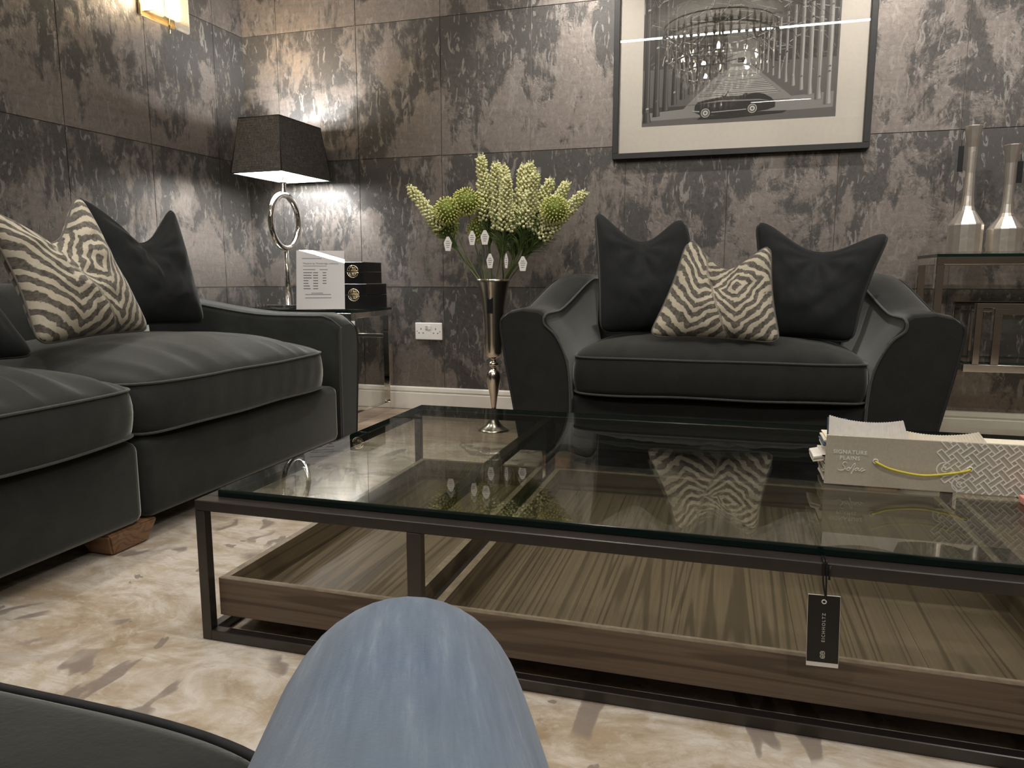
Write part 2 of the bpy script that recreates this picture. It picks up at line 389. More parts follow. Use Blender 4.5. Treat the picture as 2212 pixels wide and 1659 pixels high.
def frame_mat(o, x, y):
    """matrix with origin o, columns x, y, x cross y"""
    x = Vector(x).normalized(); y = Vector(y).normalized(); z = x.cross(y)
    m = Matrix.Identity(4)
    for i in range(3): m[i][0], m[i][1], m[i][2], m[i][3] = x[i], y[i], z[i], o[i]
    return m

# ================================================================== THE SETTING
LW, BW = -2.65, 3.708           # corner of the two papered walls
RW, FW = 3.4, -2.4              # the walls out of view
fl = centered('floor', box((LW - 0.5, FW, -0.08), (RW, BW + 0.05, -0.012)), 'floor_wood', (0, 0, -0.08), 'pale wood plank floor of the showroom', 'floor', kind='structure')
pk = rbox((0, 0, -0.012), (1.398, 0.188, 0.0), 0.0015, 1)
pme = bpy.data.meshes.new('plank'); bmesh.ops.recalc_face_normals(pk, faces=pk.faces[:]); pk.to_mesh(pme); pk.free(); pme.materials.append(MATS['floor_wood'])
random.seed(4)
for r_ in range(33):
    y = FW + r_ * 0.19
    x = LW - 0.1 - random.random() * 1.2
    while x < RW:
        if y + 0.19 < BW + 0.15:
            o = bpy.data.objects.new('plank', pme); C.objects.link(o); o.parent = fl; o.location = (x, y, 0.08)
        x += 1.4
centered('ceiling', box((LW - 0.5, FW, CEIL), (RW, BW + 0.05, CEIL + 0.05)), 'paint_ceiling', (0, 0, CEIL), 'plain white ceiling', 'ceiling', kind='structure')

wb = centered('wall_back', box((LW - 0.5, BW + 0.003, 0), (RW, BW + 0.06, CEIL)), 'paint_taupe', (0, BW, 0), 'dark mottled metallic wallpaper wall behind the loveseat', 'wall', kind='structure')
DIRL = Vector((-0.055, -1.0, 0)).normalized()           # the left wall runs almost square to the back wall
NL = Vector((0, 0, 1)).cross(DIRL) * -1
if NL.x < 0: NL = -NL
P0 = Vector((LW, BW, 0)); P1 = P0 + DIRL * 6.1
wl = centered('wall_left', prism([P0 - NL * 0.003, P1 - NL * 0.003, P1 - NL * 0.06, P0 - NL * 0.06], (0, 0, CEIL)), 'paint_taupe', P0, 'dark mottled metallic wallpaper wall behind the long sofa', 'wall', kind='structure')
centered('wall_right', box((RW, FW, 0), (RW + 0.05, BW + 0.05, CEIL)), 'paint_taupe', (RW, 0, 0), 'plain taupe wall out of view on the right', 'wall', kind='structure')
centered('wall_front', box((LW - 0.5, FW - 0.05, 0), (RW, FW, CEIL)), 'paint_taupe', (0, FW, 0), 'plain taupe wall behind the photographer', 'wall', kind='structure')
PZ = [0.0, 0.671, 1.356, 2.041, CEIL]
def panel_mesh(wd, ht):
    g = 0.0016; bm = box((g, -0.003, g), (wd - g, 0.003, ht - g)); bmesh.ops.recalc_face_normals(bm, faces=bm.faces[:])
    me = bpy.data.meshes.new('panel'); bm.to_mesh(me); bm.free(); me.materials.append(MATS['wallpaper']); return me
cache = {}
def panels(parent, origin, direction, splits):
    ang = math.atan2(direction.y, direction.x); base = ROOT[parent.name]
    for a, b in zip(splits, splits[1:]):
        for z0, z1 in zip(PZ, PZ[1:]):
            key = (round(b - a, 4), round(z1 - z0, 4))
            if key not in cache: cache[key] = panel_mesh(*key)
            o = bpy.data.objects.new('panel', cache[key]); C.objects.link(o); o.parent = parent
            o.location = Vector(origin) + direction * a + Vector((0, 0, z0)) - base; o.rotation_euler = (0, 0, ang)
sp = [0.0, 0.22] + [0.22 + 0.4815 * k for k in range(1, 11)]
panels(wb, (LW, BW, 0), Vector((1, 0, 0)), sp)
panels(wl, P0, DIRL, [0.0, 0.235] + [0.235 + 0.462 * k for k in range(1, 9)])

def skirting(name, a, b, nrm, label):
    a, b, nrm = Vector(a), Vector(b), Vector(nrm)
    prof = [(0, 0), (0.016, 0), (0.016, 0.088), (0.012, 0.092), (0.012, 0.098), (0.016, 0.101), (0.013, 0.118), (0.006, 0.124), (0, 0.124)]
    secs = [[p + nrm * d + Vector((0, 0, h)) for d, h in prof] for p in (a, b)]
    return centered(name, loft(secs, False), 'paint_white', a, label, 'skirting', kind='structure')
skirting('baseboard_back', (LW, BW - 0.003, 0), (RW, BW - 0.003, 0), (0, -1, 0), 'white moulded skirting board along the wall behind the loveseat')
skirting('baseboard_left', P0 + NL * 0.003, P1 + NL * 0.003, NL, 'white moulded skirting board along the wall behind the long sofa')

RUGZ = 0.004
rug = rbox((-2.35, -1.2, 0.0005), (2.3, 2.97, RUGZ), 0.0012, 1)
centered('rug', rug, 'rug', (0, 0.9, 0), 'cream and beige marbled rug under the coffee table', 'rug')

# ceiling fittings
for i, (yy, xa, xb) in enumerate(((1.18, -2.12, 2.52), (-1.26, 0.14, 0.78))):
    t = thing('strip_light', ['long linear ceiling strip light above the coffee table', 'short linear ceiling strip light behind the photographer'][i], 'ceiling light', (0.2, yy, CEIL), 'linear ceiling lights')
    obj('housing', box((xa, yy - 0.04, CEIL - 0.010), (xb, yy + 0.04, CEIL - 0.0005)), 'paint_white', t)
DOWN_L = ['recessed ceiling downlight over the flowers, close to the papered wall', 'recessed ceiling downlight over the framed picture and loveseat', 'recessed ceiling downlight over the long sofa arm',
          'recessed ceiling downlight over the table end nearest the vase', 'recessed ceiling downlight over the sample book', 'recessed ceiling downlight over the striped cushion on the long sofa',
          'recessed ceiling downlight straight above the raised knee', 'recessed ceiling downlight over the right front of the coffee table', 'recessed ceiling downlight over the console table',
          'added ceiling fill spot behind the photographer on the long sofa side', 'added ceiling fill spot behind the photographer on the console side']
for i, (x, y) in enumerate(DOWN):
    t = thing('downlight', DOWN_L[i], 'downlight', (x, y, CEIL), 'recessed ceiling downlights')
    bm = bmesh.new(); add_tube(bm, [(x + 0.05 * math.cos(a), y + 0.05 * math.sin(a), CEIL - 0.006) for a in [2*PI*k/24 for k in range(24)]], 0.007, 6, True)
    obj('trim_ring', bm, 'paint_white', t)

# ================================================================== DOUBLE WALL SOCKET
t = thing('wall_socket', 'white double power socket on the papered wall', 'socket', (-1.553, BW - 0.003, 0.43))
obj('plate', rbox((-1.632, BW - 0.015, 0.386), (-1.475, BW - 0.0035, 0.479), 0.004, 2), 'plastic_white', t)
for dx in (-0.012, 0.006): obj('switch', rbox((-1.553 + dx - 0.006, BW - 0.019, 0.442), (-1.553 + dx + 0.006, BW - 0.0155, 0.463), 0.001, 1), 'plastic_grey' if dx < 0 else 'plastic_white', t)
for cx in (-1.597, -1.512):
    for sx, sz, ww, hh in ((0, 0.018, 0.004, 0.009), (-0.012, -0.004, 0.007, 0.004), (0.012, -0.004, 0.007, 0.004)):
        obj('pin_hole', box((cx + sx - ww / 2, BW - 0.0154, 0.427 + sz - hh / 2), (cx + sx + ww / 2, BW - 0.0149, 0.427 + sz + hh / 2)), 'black_hole', t)
for cx in (-1.62, -1.487): obj('screw', lathe([(0.0025, 0), (0.0025, 0.0008)], 10).copy() if False else box((cx - 0.002, BW - 0.0155, 0.430), (cx + 0.002, BW - 0.0149, 0.434)), 'black_hole', t)

# ================================================================== COFFEE TABLE
TX0, TX1, TY0, TY1, TZ = -0.982, 1.06, 1.149, 2.222, 0.292
B = 0.021; BD = 0.034; Z0 = RUGZ
ct = thing('coffee_table', 'low rectangular coffee table with dark metal frame and thick glass top', 'coffee table', ((TX0 + TX1) / 2, (TY0 + TY1) / 2, Z0))
def bar(name, a, b): return obj(name, rbox(a, b, 0.0014, 1), 'gunmetal', ct)
for y0, y1 in ((TY0, TY0 + BD), (TY1 - BD, TY1)): bar('top_rail', (TX0, y0, TZ - B), (TX1, y1, TZ))
for x0, x1 in ((TX0, TX0 + BD), (TX1 - BD, TX1)): bar('top_rail', (x0, TY0 + BD, TZ - B), (x1, TY1 - BD, TZ))
for y0, y1 in ((TY0, TY0 + B), (TY1 - B, TY1)): bar('bottom_rail', (TX0 + B, y0, Z0), (TX1 - B, y1, Z0 + B))
for x0, x1 in ((TX0, TX0 + B), (TX1 - B, TX1)): bar('bottom_rail', (x0, TY0 + B, Z0), (x1, TY1 - B, Z0 + B))
PX = [TX0, -0.533, 0.588, TX1 - B]
for k, x in enumerate(PX):
    wd = B if k in (0, 3) else 0.027
    for y0 in (TY0, TY1 - B): bar('leg', (x, y0, Z0 + (0 if k in (0, 3) else B)), (x + wd, y0 + B, TZ - B))
for x in (-0.533, 0.588):
    bar('cross_bar', (x, TY0 + BD, TZ - B), (x + 0.027, TY1 - BD, TZ - 0.001))
    bar('cross_bar', (x, TY0 + B, 0.075), (x + 0.027, TY1 - B, 0.1))
for y in (1.30, 2.05): bar('tray_support', (TX0 + B, y, 0.034), (TX1 - B, y + 0.02, 0.048))
GI = 0.031
bm = bmesh.new(); add_box(bm, (TX0 + GI, TY0 + GI, TZ), (TX1 - GI, TY1 - GI, TZ + 0.0155))
bmesh.ops.bevel(bm, geom=bm.edges[:], offset=0.0012, segments=1, affect='EDGES')
bmesh.ops.recalc_face_normals(bm, faces=bm.faces[:])
for f in bm.faces: f.material_index = 1 if abs(f.normal.z) < 0.9 else 0
g = obj('glass_top', bm, ['glass', 'glass_edge'], ct); g['label'] = 'thick clear glass top with dark green edge'
GT = TZ + 0.0155

def tray(x0, x1, label):
    y0, y1, z0, z1, th = TY0 + 0.024, TY1 - 0.024, 0.0485, 0.125, 0.016
    t = thing('wooden_tray', label, 'tray', ((x0 + x1) / 2, (y0 + y1) / 2, z0), 'wooden trays in the coffee table')
    # bottom boards run front to back
    n = max(2, round((x1 - x0) / 0.21)); wdt = (x1 - x0 - 2 * th) / n
    for k in range(n):
        obj('board', box((x0 + th + k * wdt + 0.0003, y0 + th, z0 + 0.002), (x0 + th + (k + 1) * wdt - 0.0003, y1 - th, z0 + 0.014)), 'tray_wood_y', t)
    for a, b in ((y0, y0 + th), (y1 - th, y1)):
        p = obj('side_panel', box((x0, a, z0), (x1, b, z1)), 'tray_wood_x', t); obj('top_edge', box((x0, a, z1), (x1, b, z1 + 0.0008)), 'tray_rim_wood', p)
    for a, b in ((x0, x0 + th), (x1 - th, x1)):
        p = obj('side_panel', box((a, y0 + th, z0), (b, y1 - th, z1)), 'tray_wood_y', t); obj('top_edge', box((a, y0 + th, z1), (b, y1 - th, z1 + 0.0008)), 'tray_rim_wood', p)
tray(TX0 + B + 0.006, -0.541, 'narrow brown oak tray at the sofa end of the coffee table')
tray(-0.498, 0.58, 'wide brown oak tray in the middle of the coffee table')
tray(0.623, TX1 - B - 0.006, 'narrow brown oak tray under the patterned end of the sample book')

# hang tag on the front rail
ht = thing('hang_tag', 'black rectangular hang tag dangling from the coffee table front rail', 'tag', (0.16, TY0 - 0.004, 0.19))
TYF = TY0 - 0.006
MT = Matrix.Translation((0.161, TYF, 0.186)) @ Matrix.Rotation(R(-1.6), 4, 'Y')
def tagobj(name, bm, m, p):
    bmesh.ops.transform(bm, matrix=MT, verts=bm.verts[:]); return obj(name, bm, m, p)
cardb = rbox((-0.023, -0.0006, -0.058), (0.023, 0.0006, 0.058), 0.0005, 1)
card = tagobj('card', cardb, 'print_white', ht)
tagobj('card_face', box((-0.0226, -0.0009, -0.0505), (0.0226, -0.00062, 0.0572)), 'tag_black', ht)
tagobj('eyelet', tube([(0.003 * math.cos(a) , -0.001, 0.0475 + 0.003 * math.sin(a)) for a in [2*PI*k/12 for k in range(12)]], 0.0009, 6, True), 'print_white', ht)
me = text_mesh('EICHHOLTZ', 0.0066, 1.4, 0.0001, 'CENTER', 0.0001)
me.transform(MT @ frame_mat((0.0025, -0.0011, 0.006), (0, 0, 1), (-1, 0, 0)))
obj('lettering', me, 'foil_silver', ht)
lg = bmesh.new()
for a, b in (((-0.0035, -0.044), (0.0035, -0.0425)), ((-0.0035, -0.0335), (0.0035, -0.032)), ((-0.0035, -0.044), (-0.0022, -0.032)), ((0.0022, -0.044), (0.0035, -0.032)),
             ((-0.0035, -0.0388), (0.0035, -0.0372)), ((-0.001, -0.0415), (0.0015, -0.040)), ((-0.0015, -0.036), (0.001, -0.0345))):
    add_box(lg, (a[0], -0.0012, a[1]), (b[0], -0.00092, b[1]))
tagobj('logo', lg, 'foil_silver', ht)
lp = bmesh.new()
for s in (-1, 1):
    add_tube(lp, catmull([(0.162, TYF - 0.0002, 0.236), (0.159 + s * 0.002, TYF - 0.001, 0.262), (0.1585 + s * 0.002, TY0 - 0.003, 0.28), (0.1585 + s * 0.002, TY0 - 0.0025, 0.2955), (0.1585 + s * 0.002, TY0 + 0.012, 0.2955), (0.1585 + s * 0.002, TY0 + 0.024, 0.2945)], 5), 0.0013, 6)
add_tube(lp, [(0.165, TYF + 0.002, 0.268), (0.1655, TYF + 0.001, 0.29)], 0.0016, 6)
obj('loop_cord', lp, 'cord_black', ht)

# ================================================================== FABRIC SAMPLE BOOK
BX0, BX1, BY0, BY1 = 0.203, 0.80, 1.556, 1.655
BZ0, BZ1 = GT + 0.0008, 0.409
sb = thing('sample_book', 'grey fabric sample book with yellow cord handle on the glass top', 'sample book', (0.5, 1.6, GT))
cv = rbox((BX0, BY0, BZ0), (BX1, BY0 + 0.006, BZ1), 0.001, 1)
cover = obj('cover', cv, 'cloth_grey', sb)
obj('cover', rbox((BX0 + 0.004, BY0 + 0.007, BZ0), (BX1, BY1, BZ0 + 0.005), 0.001, 1), 'cloth_grey', sb)
random.seed(11)
cl = ['cloth_white', 'cloth_cream', 'cloth_grey', 'cloth_blue']
zz = BZ0 + 0.006
k = 0
def wavy_sheet(x0, x1, y0, y1, z, th, amp, seed, droop=0.0):
    bm = bmesh.new(); n = 14; m = 6; T = []; rnd = random.Random(seed); ph = rnd.random() * 6
    for s in (0, 1):
        T.append([[bm.verts.new((x0 + (x1 - x0) * i / n, y0 + (y1 - y0) * j / m, z + s * th + amp * math.sin(ph + i * 0.7 + j) - droop * max(0, 1 - i / 3.0) ** 2)) for j in range(m + 1)] for i in range(n + 1)])
    for i in range(n):
        for j in range(m):
            bm.faces.new((T[0][i][j], T[0][i][j+1], T[0][i+1][j+1], T[0][i+1][j])); bm.faces.new((T[1][i][j], T[1][i+1][j], T[1][i+1][j+1], T[1][i][j+1]))
    for i in range(n):
        for j in (0, m): bm.faces.new((T[0][i][j], T[0][i+1][j], T[1][i+1][j], T[1][i][j]))
    for j in range(m):
        for i in (0, n): bm.faces.new((T[0][i][j], T[0][i][j+1], T[1][i][j+1], T[1][i][j]))
    return bm
while zz < BZ1 - 0.008:
    th = 0.0034 + random.random() * 0.0016
    ex = random.uniform(-0.004, 0.006)
    if abs(zz - 0.372) < 0.006: ex = 0.022
    obj('swatch', wavy_sheet(BX0 - ex, BX1 - 0.01, BY0 + 0.008, BY1 - 0.02 + random.random() * 0.02, zz, th * 0.75, 0.0007, k, 0.018 if ex > 0.02 else 0.0), cl[(k * 3 + (k // 4)) % 4] if zz > 0.38 else cl[k % 3], sb)
    zz += th; k += 1
# swatches with pinked edges folded up along the front
def pinked(x0, x1, zb, ztop_l, ztop_m, ztop_r, y, skew, mat):
    n = 60; bm = bmesh.new(); fr = []; bk = []
    for i in range(n + 1):
        u = i / n; zt = ztop_l + (ztop_r - ztop_l) * u - (0.5 * (ztop_l + ztop_r) - ztop_m) * 4 * u * (1 - u) + (0.0007 if i % 2 else -0.0007)
        xx = x0 + (x1 - x0) * u
        lean = 0.008
        row = []
        for yy in (0, 0.0012):
            row.append((bm.verts.new((xx + skew * max(0, u - 0.6) * 2.5, y + yy, zb)), bm.verts.new((xx, y + yy + lean, zt))))
        fr.append(row)
    for a, b in zip(fr, fr[1:]):
        bm.faces.new((a[0][0], b[0][0], b[0][1], a[0][1])); bm.faces.new((a[1][0], a[1][1], b[1][1], b[1][0]))
        bm.faces.new((a[0][1], b[0][1], b[1][1], a[1][1])); bm.faces.new((a[0][0], a[1][0], b[1][0], b[0][0]))
    for r_ in (fr[0], fr[-1]): bm.faces.new((r_[0][0], r_[0][1], r_[1][1], r_[1][0]))
    return obj('swatch', bm, mat, sb)
pinked(0.207, 0.342, 0.400, 0.4465, 0.4355, 0.4425, BY0 + 0.0075, 0.012, 'cloth_white')
pinked(0.330, 0.475, 0.398, 0.426, 0.4165, 0.4265, BY0 + 0.0095, 0.02, 'cloth_cream')
pinked(0.2045, 0.24, 0.395, 0.4415, 0.440, 0.440, BY0 + 0.012, 0.0, 'cloth_blue')
YF = BY0 - 0.0004
for body, x, z_, s in (('SIGNATURE', 0.2475, 0.3725, 0.0108), ('PLAINS', 0.2475, 0.3605, 0.0108)):
    me = text_mesh(body, s, 1.12, 0.0002, 'CENTER', 0.00022); me.transform(frame_mat((x, YF, z_), (1, 0, 0), (0, 0, 1)))
    obj('lettering', me, 'print_white', sb)
def S(pts, n=6): return catmull([(0.2265 + a * 0.001, YF, 0.334 + b * 0.001) for a, b in pts], n)
sc = bmesh.new()
add_tube(sc, S([(16, 19), (14, 21.5), (10, 20), (9, 16), (12, 12.5), (13, 8), (9, 4.5), (3, 4), (0, 6)]), 0.0006, 5)
add_tube(sc, S([(13, 8), (16, 7), (19, 10.5), (22, 10), (22.5, 6.5), (19, 4.5), (17, 7), (19, 10), (24, 9), (28, 16), (31, 20), (31.5, 16), (28.5, 8), (27, 0), (25.5, -2.5), (26, 1), (30, 7)]), 0.0006, 5)
add_tube(sc, S([(30, 7), (34, 10), (38, 10), (35, 10.5), (32, 7.5), (33, 5), (36, 7), (38.5, 10), (38, 6), (41, 6), (45, 11), (46.5, 9), (46, 5.5), (42.5, 4.5), (47, 6), (51, 8)]), 0.0006, 5)
obj('lettering', sc, 'print_white', sb)
# handle with two eyelets
E0, E1 = Vector((0.2945, YF - 0.001, 0.361)), Vector((0.4595, YF - 0.001, 0.357))
hp = catmull([E0 + Vector((0, 0.002, 0.0)), E0 + Vector((0.006, -0.004, -0.004)), Vector((0.325, BY0 - 0.007, 0.3475)), Vector((0.375, BY0 - 0.009, 0.3405)), Vector((0.42, BY0 - 0.007, 0.346)), E1 + Vector((-0.006, -0.004, -0.003)), E1 + Vector((0, 0.002, 0))], 6)
h = obj('cord_handle', tube(hp, 0.0026, 10), 'cord_yellow', sb); h['label'] = 'yellow cord handle'
for e in (E0, E1): obj('eyelet', tube([e + Vector((0.0042 * math.cos(a), -0.0002, 0.0042 * math.sin(a))) for a in [2*PI*k/16 for k in range(16)]], 0.0011, 6, True), 'print_white', sb)
# woven lattice print on the cover
pat = bmesh.new(); LWD = 0.00105; LIDX = [0]
pch = 0.0186; ws = 0.0100
A_ = Vector((math.cos(R(42)), 0, math.sin(R(42)))); B_ = Vector((math.cos(R(-48)), 0, math.sin(R(-48))))
def line2(p, q):
    pp, qq = Vector(p), Vector(q)
    # clip to the printed area
    def cl(a, b):
        t0, t1 = 0.0, 1.0; d = b - a
        for ax, lo, hi in ((0, 0.395, BX1 - 0.001), (2, BZ0 + 0.0012, BZ1 - 0.0012)):
            if abs(d[ax]) < 1e-9:
                if a[ax] < lo or a[ax] > hi: return None
                continue
            ta, tb = (lo - a[ax]) / d[ax], (hi - a[ax]) / d[ax]
            if ta > tb: ta, tb = tb, ta
            t0, t1 = max(t0, ta), min(t1, tb)
        return (a + d * t0, a + d * t1) if t0 < t1 - 1e-6 else None
    r_ = cl(pp, qq)
    if not r_: return
    a, b = r_; t_ = (b - a)
    if t_.length < 2e-4: return
    t_.normalize(); nrm = t_.cross(Vector((0, 1, 0))) * LWD
    vsq = []; LIDX[0] += 1; dj = (LIDX[0] * 7 % 41) * 1.2e-5
    for yy in (YF + 0.0001 - dj, YF + 0.0006):
        for pnt in (a - nrm, b - nrm, b + nrm, a + nrm): vsq.append(pat.verts.new((pnt.x, yy, pnt.z)))
    for q_ in ((0,1,2,3),(7,6,5,4),(0,4,5,1),(1,5,6,2),(2,6,7,3),(3,7,4,0)): pat.faces.new([vsq[i] for i in q_])
OC = Vector((0.428, YF, 0.392))
for i in range(-2, 40):
    for j in range(-14, 30):
        c = OC + A_ * (i * pch) + B_ * (j * pch)
        if c.x < 0.408 + (0.409 - c.z) * 0.12 or c.x > BX1 + 0.02 or c.z < BZ0 - 0.02 or c.z > BZ1 + 0.02: continue
        u, v = (A_, B_) if (i + j) % 2 == 0 else (B_, A_)
        L_ = (2 * pch - ws) / 2; W_ = ws / 2
        q = [c - u * L_ - v * W_, c + u * L_ - v * W_, c + u * L_ + v * W_, c - u * L_ + v * W_]
        for k in range(4): line2(q[k], q[(k + 1) % 4])
def arc(c, r, a0, a1, n=14):
    P = [Vector((c[0] + r * math.cos(R(a0 + (a1 - a0) * k / n)), YF, c[1] + r * math.sin(R(a0 + (a1 - a0) * k / n)))) for k in range(n + 1)]
    for a, b in zip(P, P[1:]): line2(a, b)
arc((0.4165, 0.3535), 0.0135, 50, 310); arc((0.4165, 0.3535), 0.005, 50, 310)
arc((0.4445, 0.3255), 0.0135, 50, 310); arc((0.4445, 0.3255), 0.005, 50, 310)
obj('woven_print', pat, 'print_white', sb)
pk_ = thing('fabric_swatch', 'small pink fabric swatch poking out beside the sample book', 'swatch', (0.56, 1.5, GT))
obj('cloth', rbox((0.535, 1.475, GT + 0.0006), (0.66, 1.53, GT + 0.014), 0.002, 2), 'cloth_pink', pk_)

# ================================================================== CUSHIONS
def smooth01(t): t = max(0.0, min(1.0, t)); return t * t * (3 - 2 * t)
def pillow(name, label, cat, BL, BR, TR, TL, dip, th, mat, pip, seed, group, nrm_sign=1, side=0.03):
    """scatter cushion from its four corners; top edge chopped down by dip; th: half thickness"""
    BL, BR, TR, TL = map(Vector, (BL, BR, TR, TL))
    base = (BL + BR) / 2; N = (BR - BL).cross(TL - BL).normalized() * nrm_sign
    up = ((TL + TR) / 2 - base).normalized(); ax = (BR - BL).normalized()
    n = 44; rnd = random.Random(seed); o1, o2 = rnd.random() * 50, rnd.random() * 50
    cx = 0.5 + rnd.uniform(-0.04, 0.04)
    def top(u):
        g_ = 0.5 + 0.5 * math.cos(2 * PI * (u - cx))
        return TL.lerp(TR, u) - up * dip * g_ ** 0.85
    def bot(u): return BL.lerp(BR, u) + up * 0.012 * 4 * u * (1 - u)
    def lef(v): return BL.lerp(TL, v) + ax * side * 4 * v * (1 - v)
    def rig(v): return BR.lerp(TR, v) - ax * side * 4 * v * (1 - v)
    bm = bmesh.new(); uvl = bm.loops.layers.uv.new('UVMap'); F = {}; K = {}
    for i in range(n + 1):
        for j in range(n + 1):
            u, v = i / n, j / n
            # round the corners a little
            p = lef(v).lerp(rig(v), u) + bot(u).lerp(top(u), v) - (BL.lerp(BR, u).lerp(TL.lerp(TR, u), v))
            a, b = abs(2 * u - 1), abs(2 * v - 1)
            kc = 0.085 * (a * b) ** 9
            p = p.lerp((BL + BR + TR + TL) / 4, kc)
            prof = max(0.0, (1 - a ** 2.6) * (1 - b ** 2.6)) ** 0.55
            chop = 1 - 0.55 * math.exp(-((u - cx) / 0.13) ** 2) * smooth01((v - 0.35) / 0.6)
            d = th * prof * chop
            wr = mnoise.noise(Vector((u * 5 + o1, v * 5 + o2, 0))) * 0.010
            # folds fanning out from the chop
            angv = math.atan2(v - 0.92, u - cx); dist = math.hypot(u - cx, v - 0.92)
            wr += 0.005 * math.sin(angv * 13 + o1) * math.exp(-((dist - 0.25) / 0.22) ** 2)
            wr += mnoise.noise(Vector((u * 14 + o2, v * 9 + o1, 3))) * 0.004
            wr *= prof
            edge = (i in (0, n) or j in (0, n))
            F[i, j] = bm.verts.new(p + N * (d + wr))
            K[i, j] = F[i, j] if edge else bm.verts.new(p - N * (d * 0.9))
    for i in range(n):
        for j in range(n):
            f = bm.faces.new((F[i, j], F[i+1, j], F[i+1, j+1], F[i, j+1])); f.smooth = True
            for l_, (a, b) in zip(f.loops, ((i, j), (i+1, j), (i+1, j+1), (i, j+1))): l_[uvl].uv = (a / n, b / n)
            f2 = bm.faces.new((K[i, j+1], K[i+1, j+1], K[i+1, j], K[i, j])); f2.smooth = True
            for l_, (a, b) in zip(f2.loops, ((i, j+1), (i+1, j+1), (i+1, j), (i, j))): l_[uvl].uv = (a / n, b / n)
    border = [F[i, 0].co.copy() for i in range(n)] + [F[n, j].co.copy() for j in range(n)] + [F[i, n].co.copy() for i in range(n, 0, -1)] + [F[0, j].co.copy() for j in range(n, 0, -1)]
    loc = (base.x, base.y, min(BL.z, BR.z))
    t = thing(name, label, cat, loc, group)
    obj('cover', bm, mat, t); obj('piping', tube(border, 0.0032, 6, True), pip, t)
    return t
GP = 'scatter cushions on the two sofas'
pillow('scatter_cushion', 'animal stripe velvet cushion on the long sofa', 'cushion', (-1.79, 1.535, 0.535), (-1.80, 1.965, 0.548), (-1.96, 1.885, 0.978), (-1.93, 1.50, 0.915), 0.135, 0.085, 'zebra', 'zebra', 3, GP)
pillow('scatter_cushion', 'plain dark velvet cushion leaning near the arm of the long sofa', 'cushion', (-2.00, 1.96, 0.55), (-2.02, 2.50, 0.535), (-2.17, 2.535, 1.005), (-2.16, 2.03, 1.0), 0.165, 0.085, 'velvet_dark', 'piping_dark', 5, GP)
pillow('scatter_cushion', 'plain dark cushion cut by the left picture edge on the long sofa', 'cushion', (-1.66, 1.02, 0.52), (-1.715, 1.475, 0.515), (-1.87, 1.33, 0.90), (-1.84, 1.0, 0.93), 0.12, 0.075, 'velvet_dark', 'piping_dark', 7, GP)
pillow('scatter_cushion', 'plain dark cushion with tall pointed ear beside the flowers', 'cushion', (-0.485, 2.90, 0.497), (-0.06, 2.92, 0.505), (-0.17, 3.12, 0.955), (-0.555, 3.12, 1.005), 0.13, 0.09, 'velvet_dark', 'piping_dark', 9, GP, 1, 0.01)
pillow('scatter_cushion', 'plain dark cushion flopping over the console side arm of the loveseat', 'cushion', (0.10, 2.90, 0.49), (0.445, 2.88, 0.485), (0.575, 3.03, 0.888), (0.09, 3.10, 0.945), 0.11, 0.085, 'velvet_dark', 'piping_dark', 12, GP, 1, 0.02)
pillow('scatter_cushion', 'animal stripe velvet cushion in the middle of the loveseat', 'cushion', (-0.272, 2.66, 0.508), (0.185, 2.66, 0.495), (0.146, 2.80, 0.838), (-0.152, 2.80, 0.86), 0.105, 0.07, 'zebra', 'zebra', 15, GP, 1, 0.015)

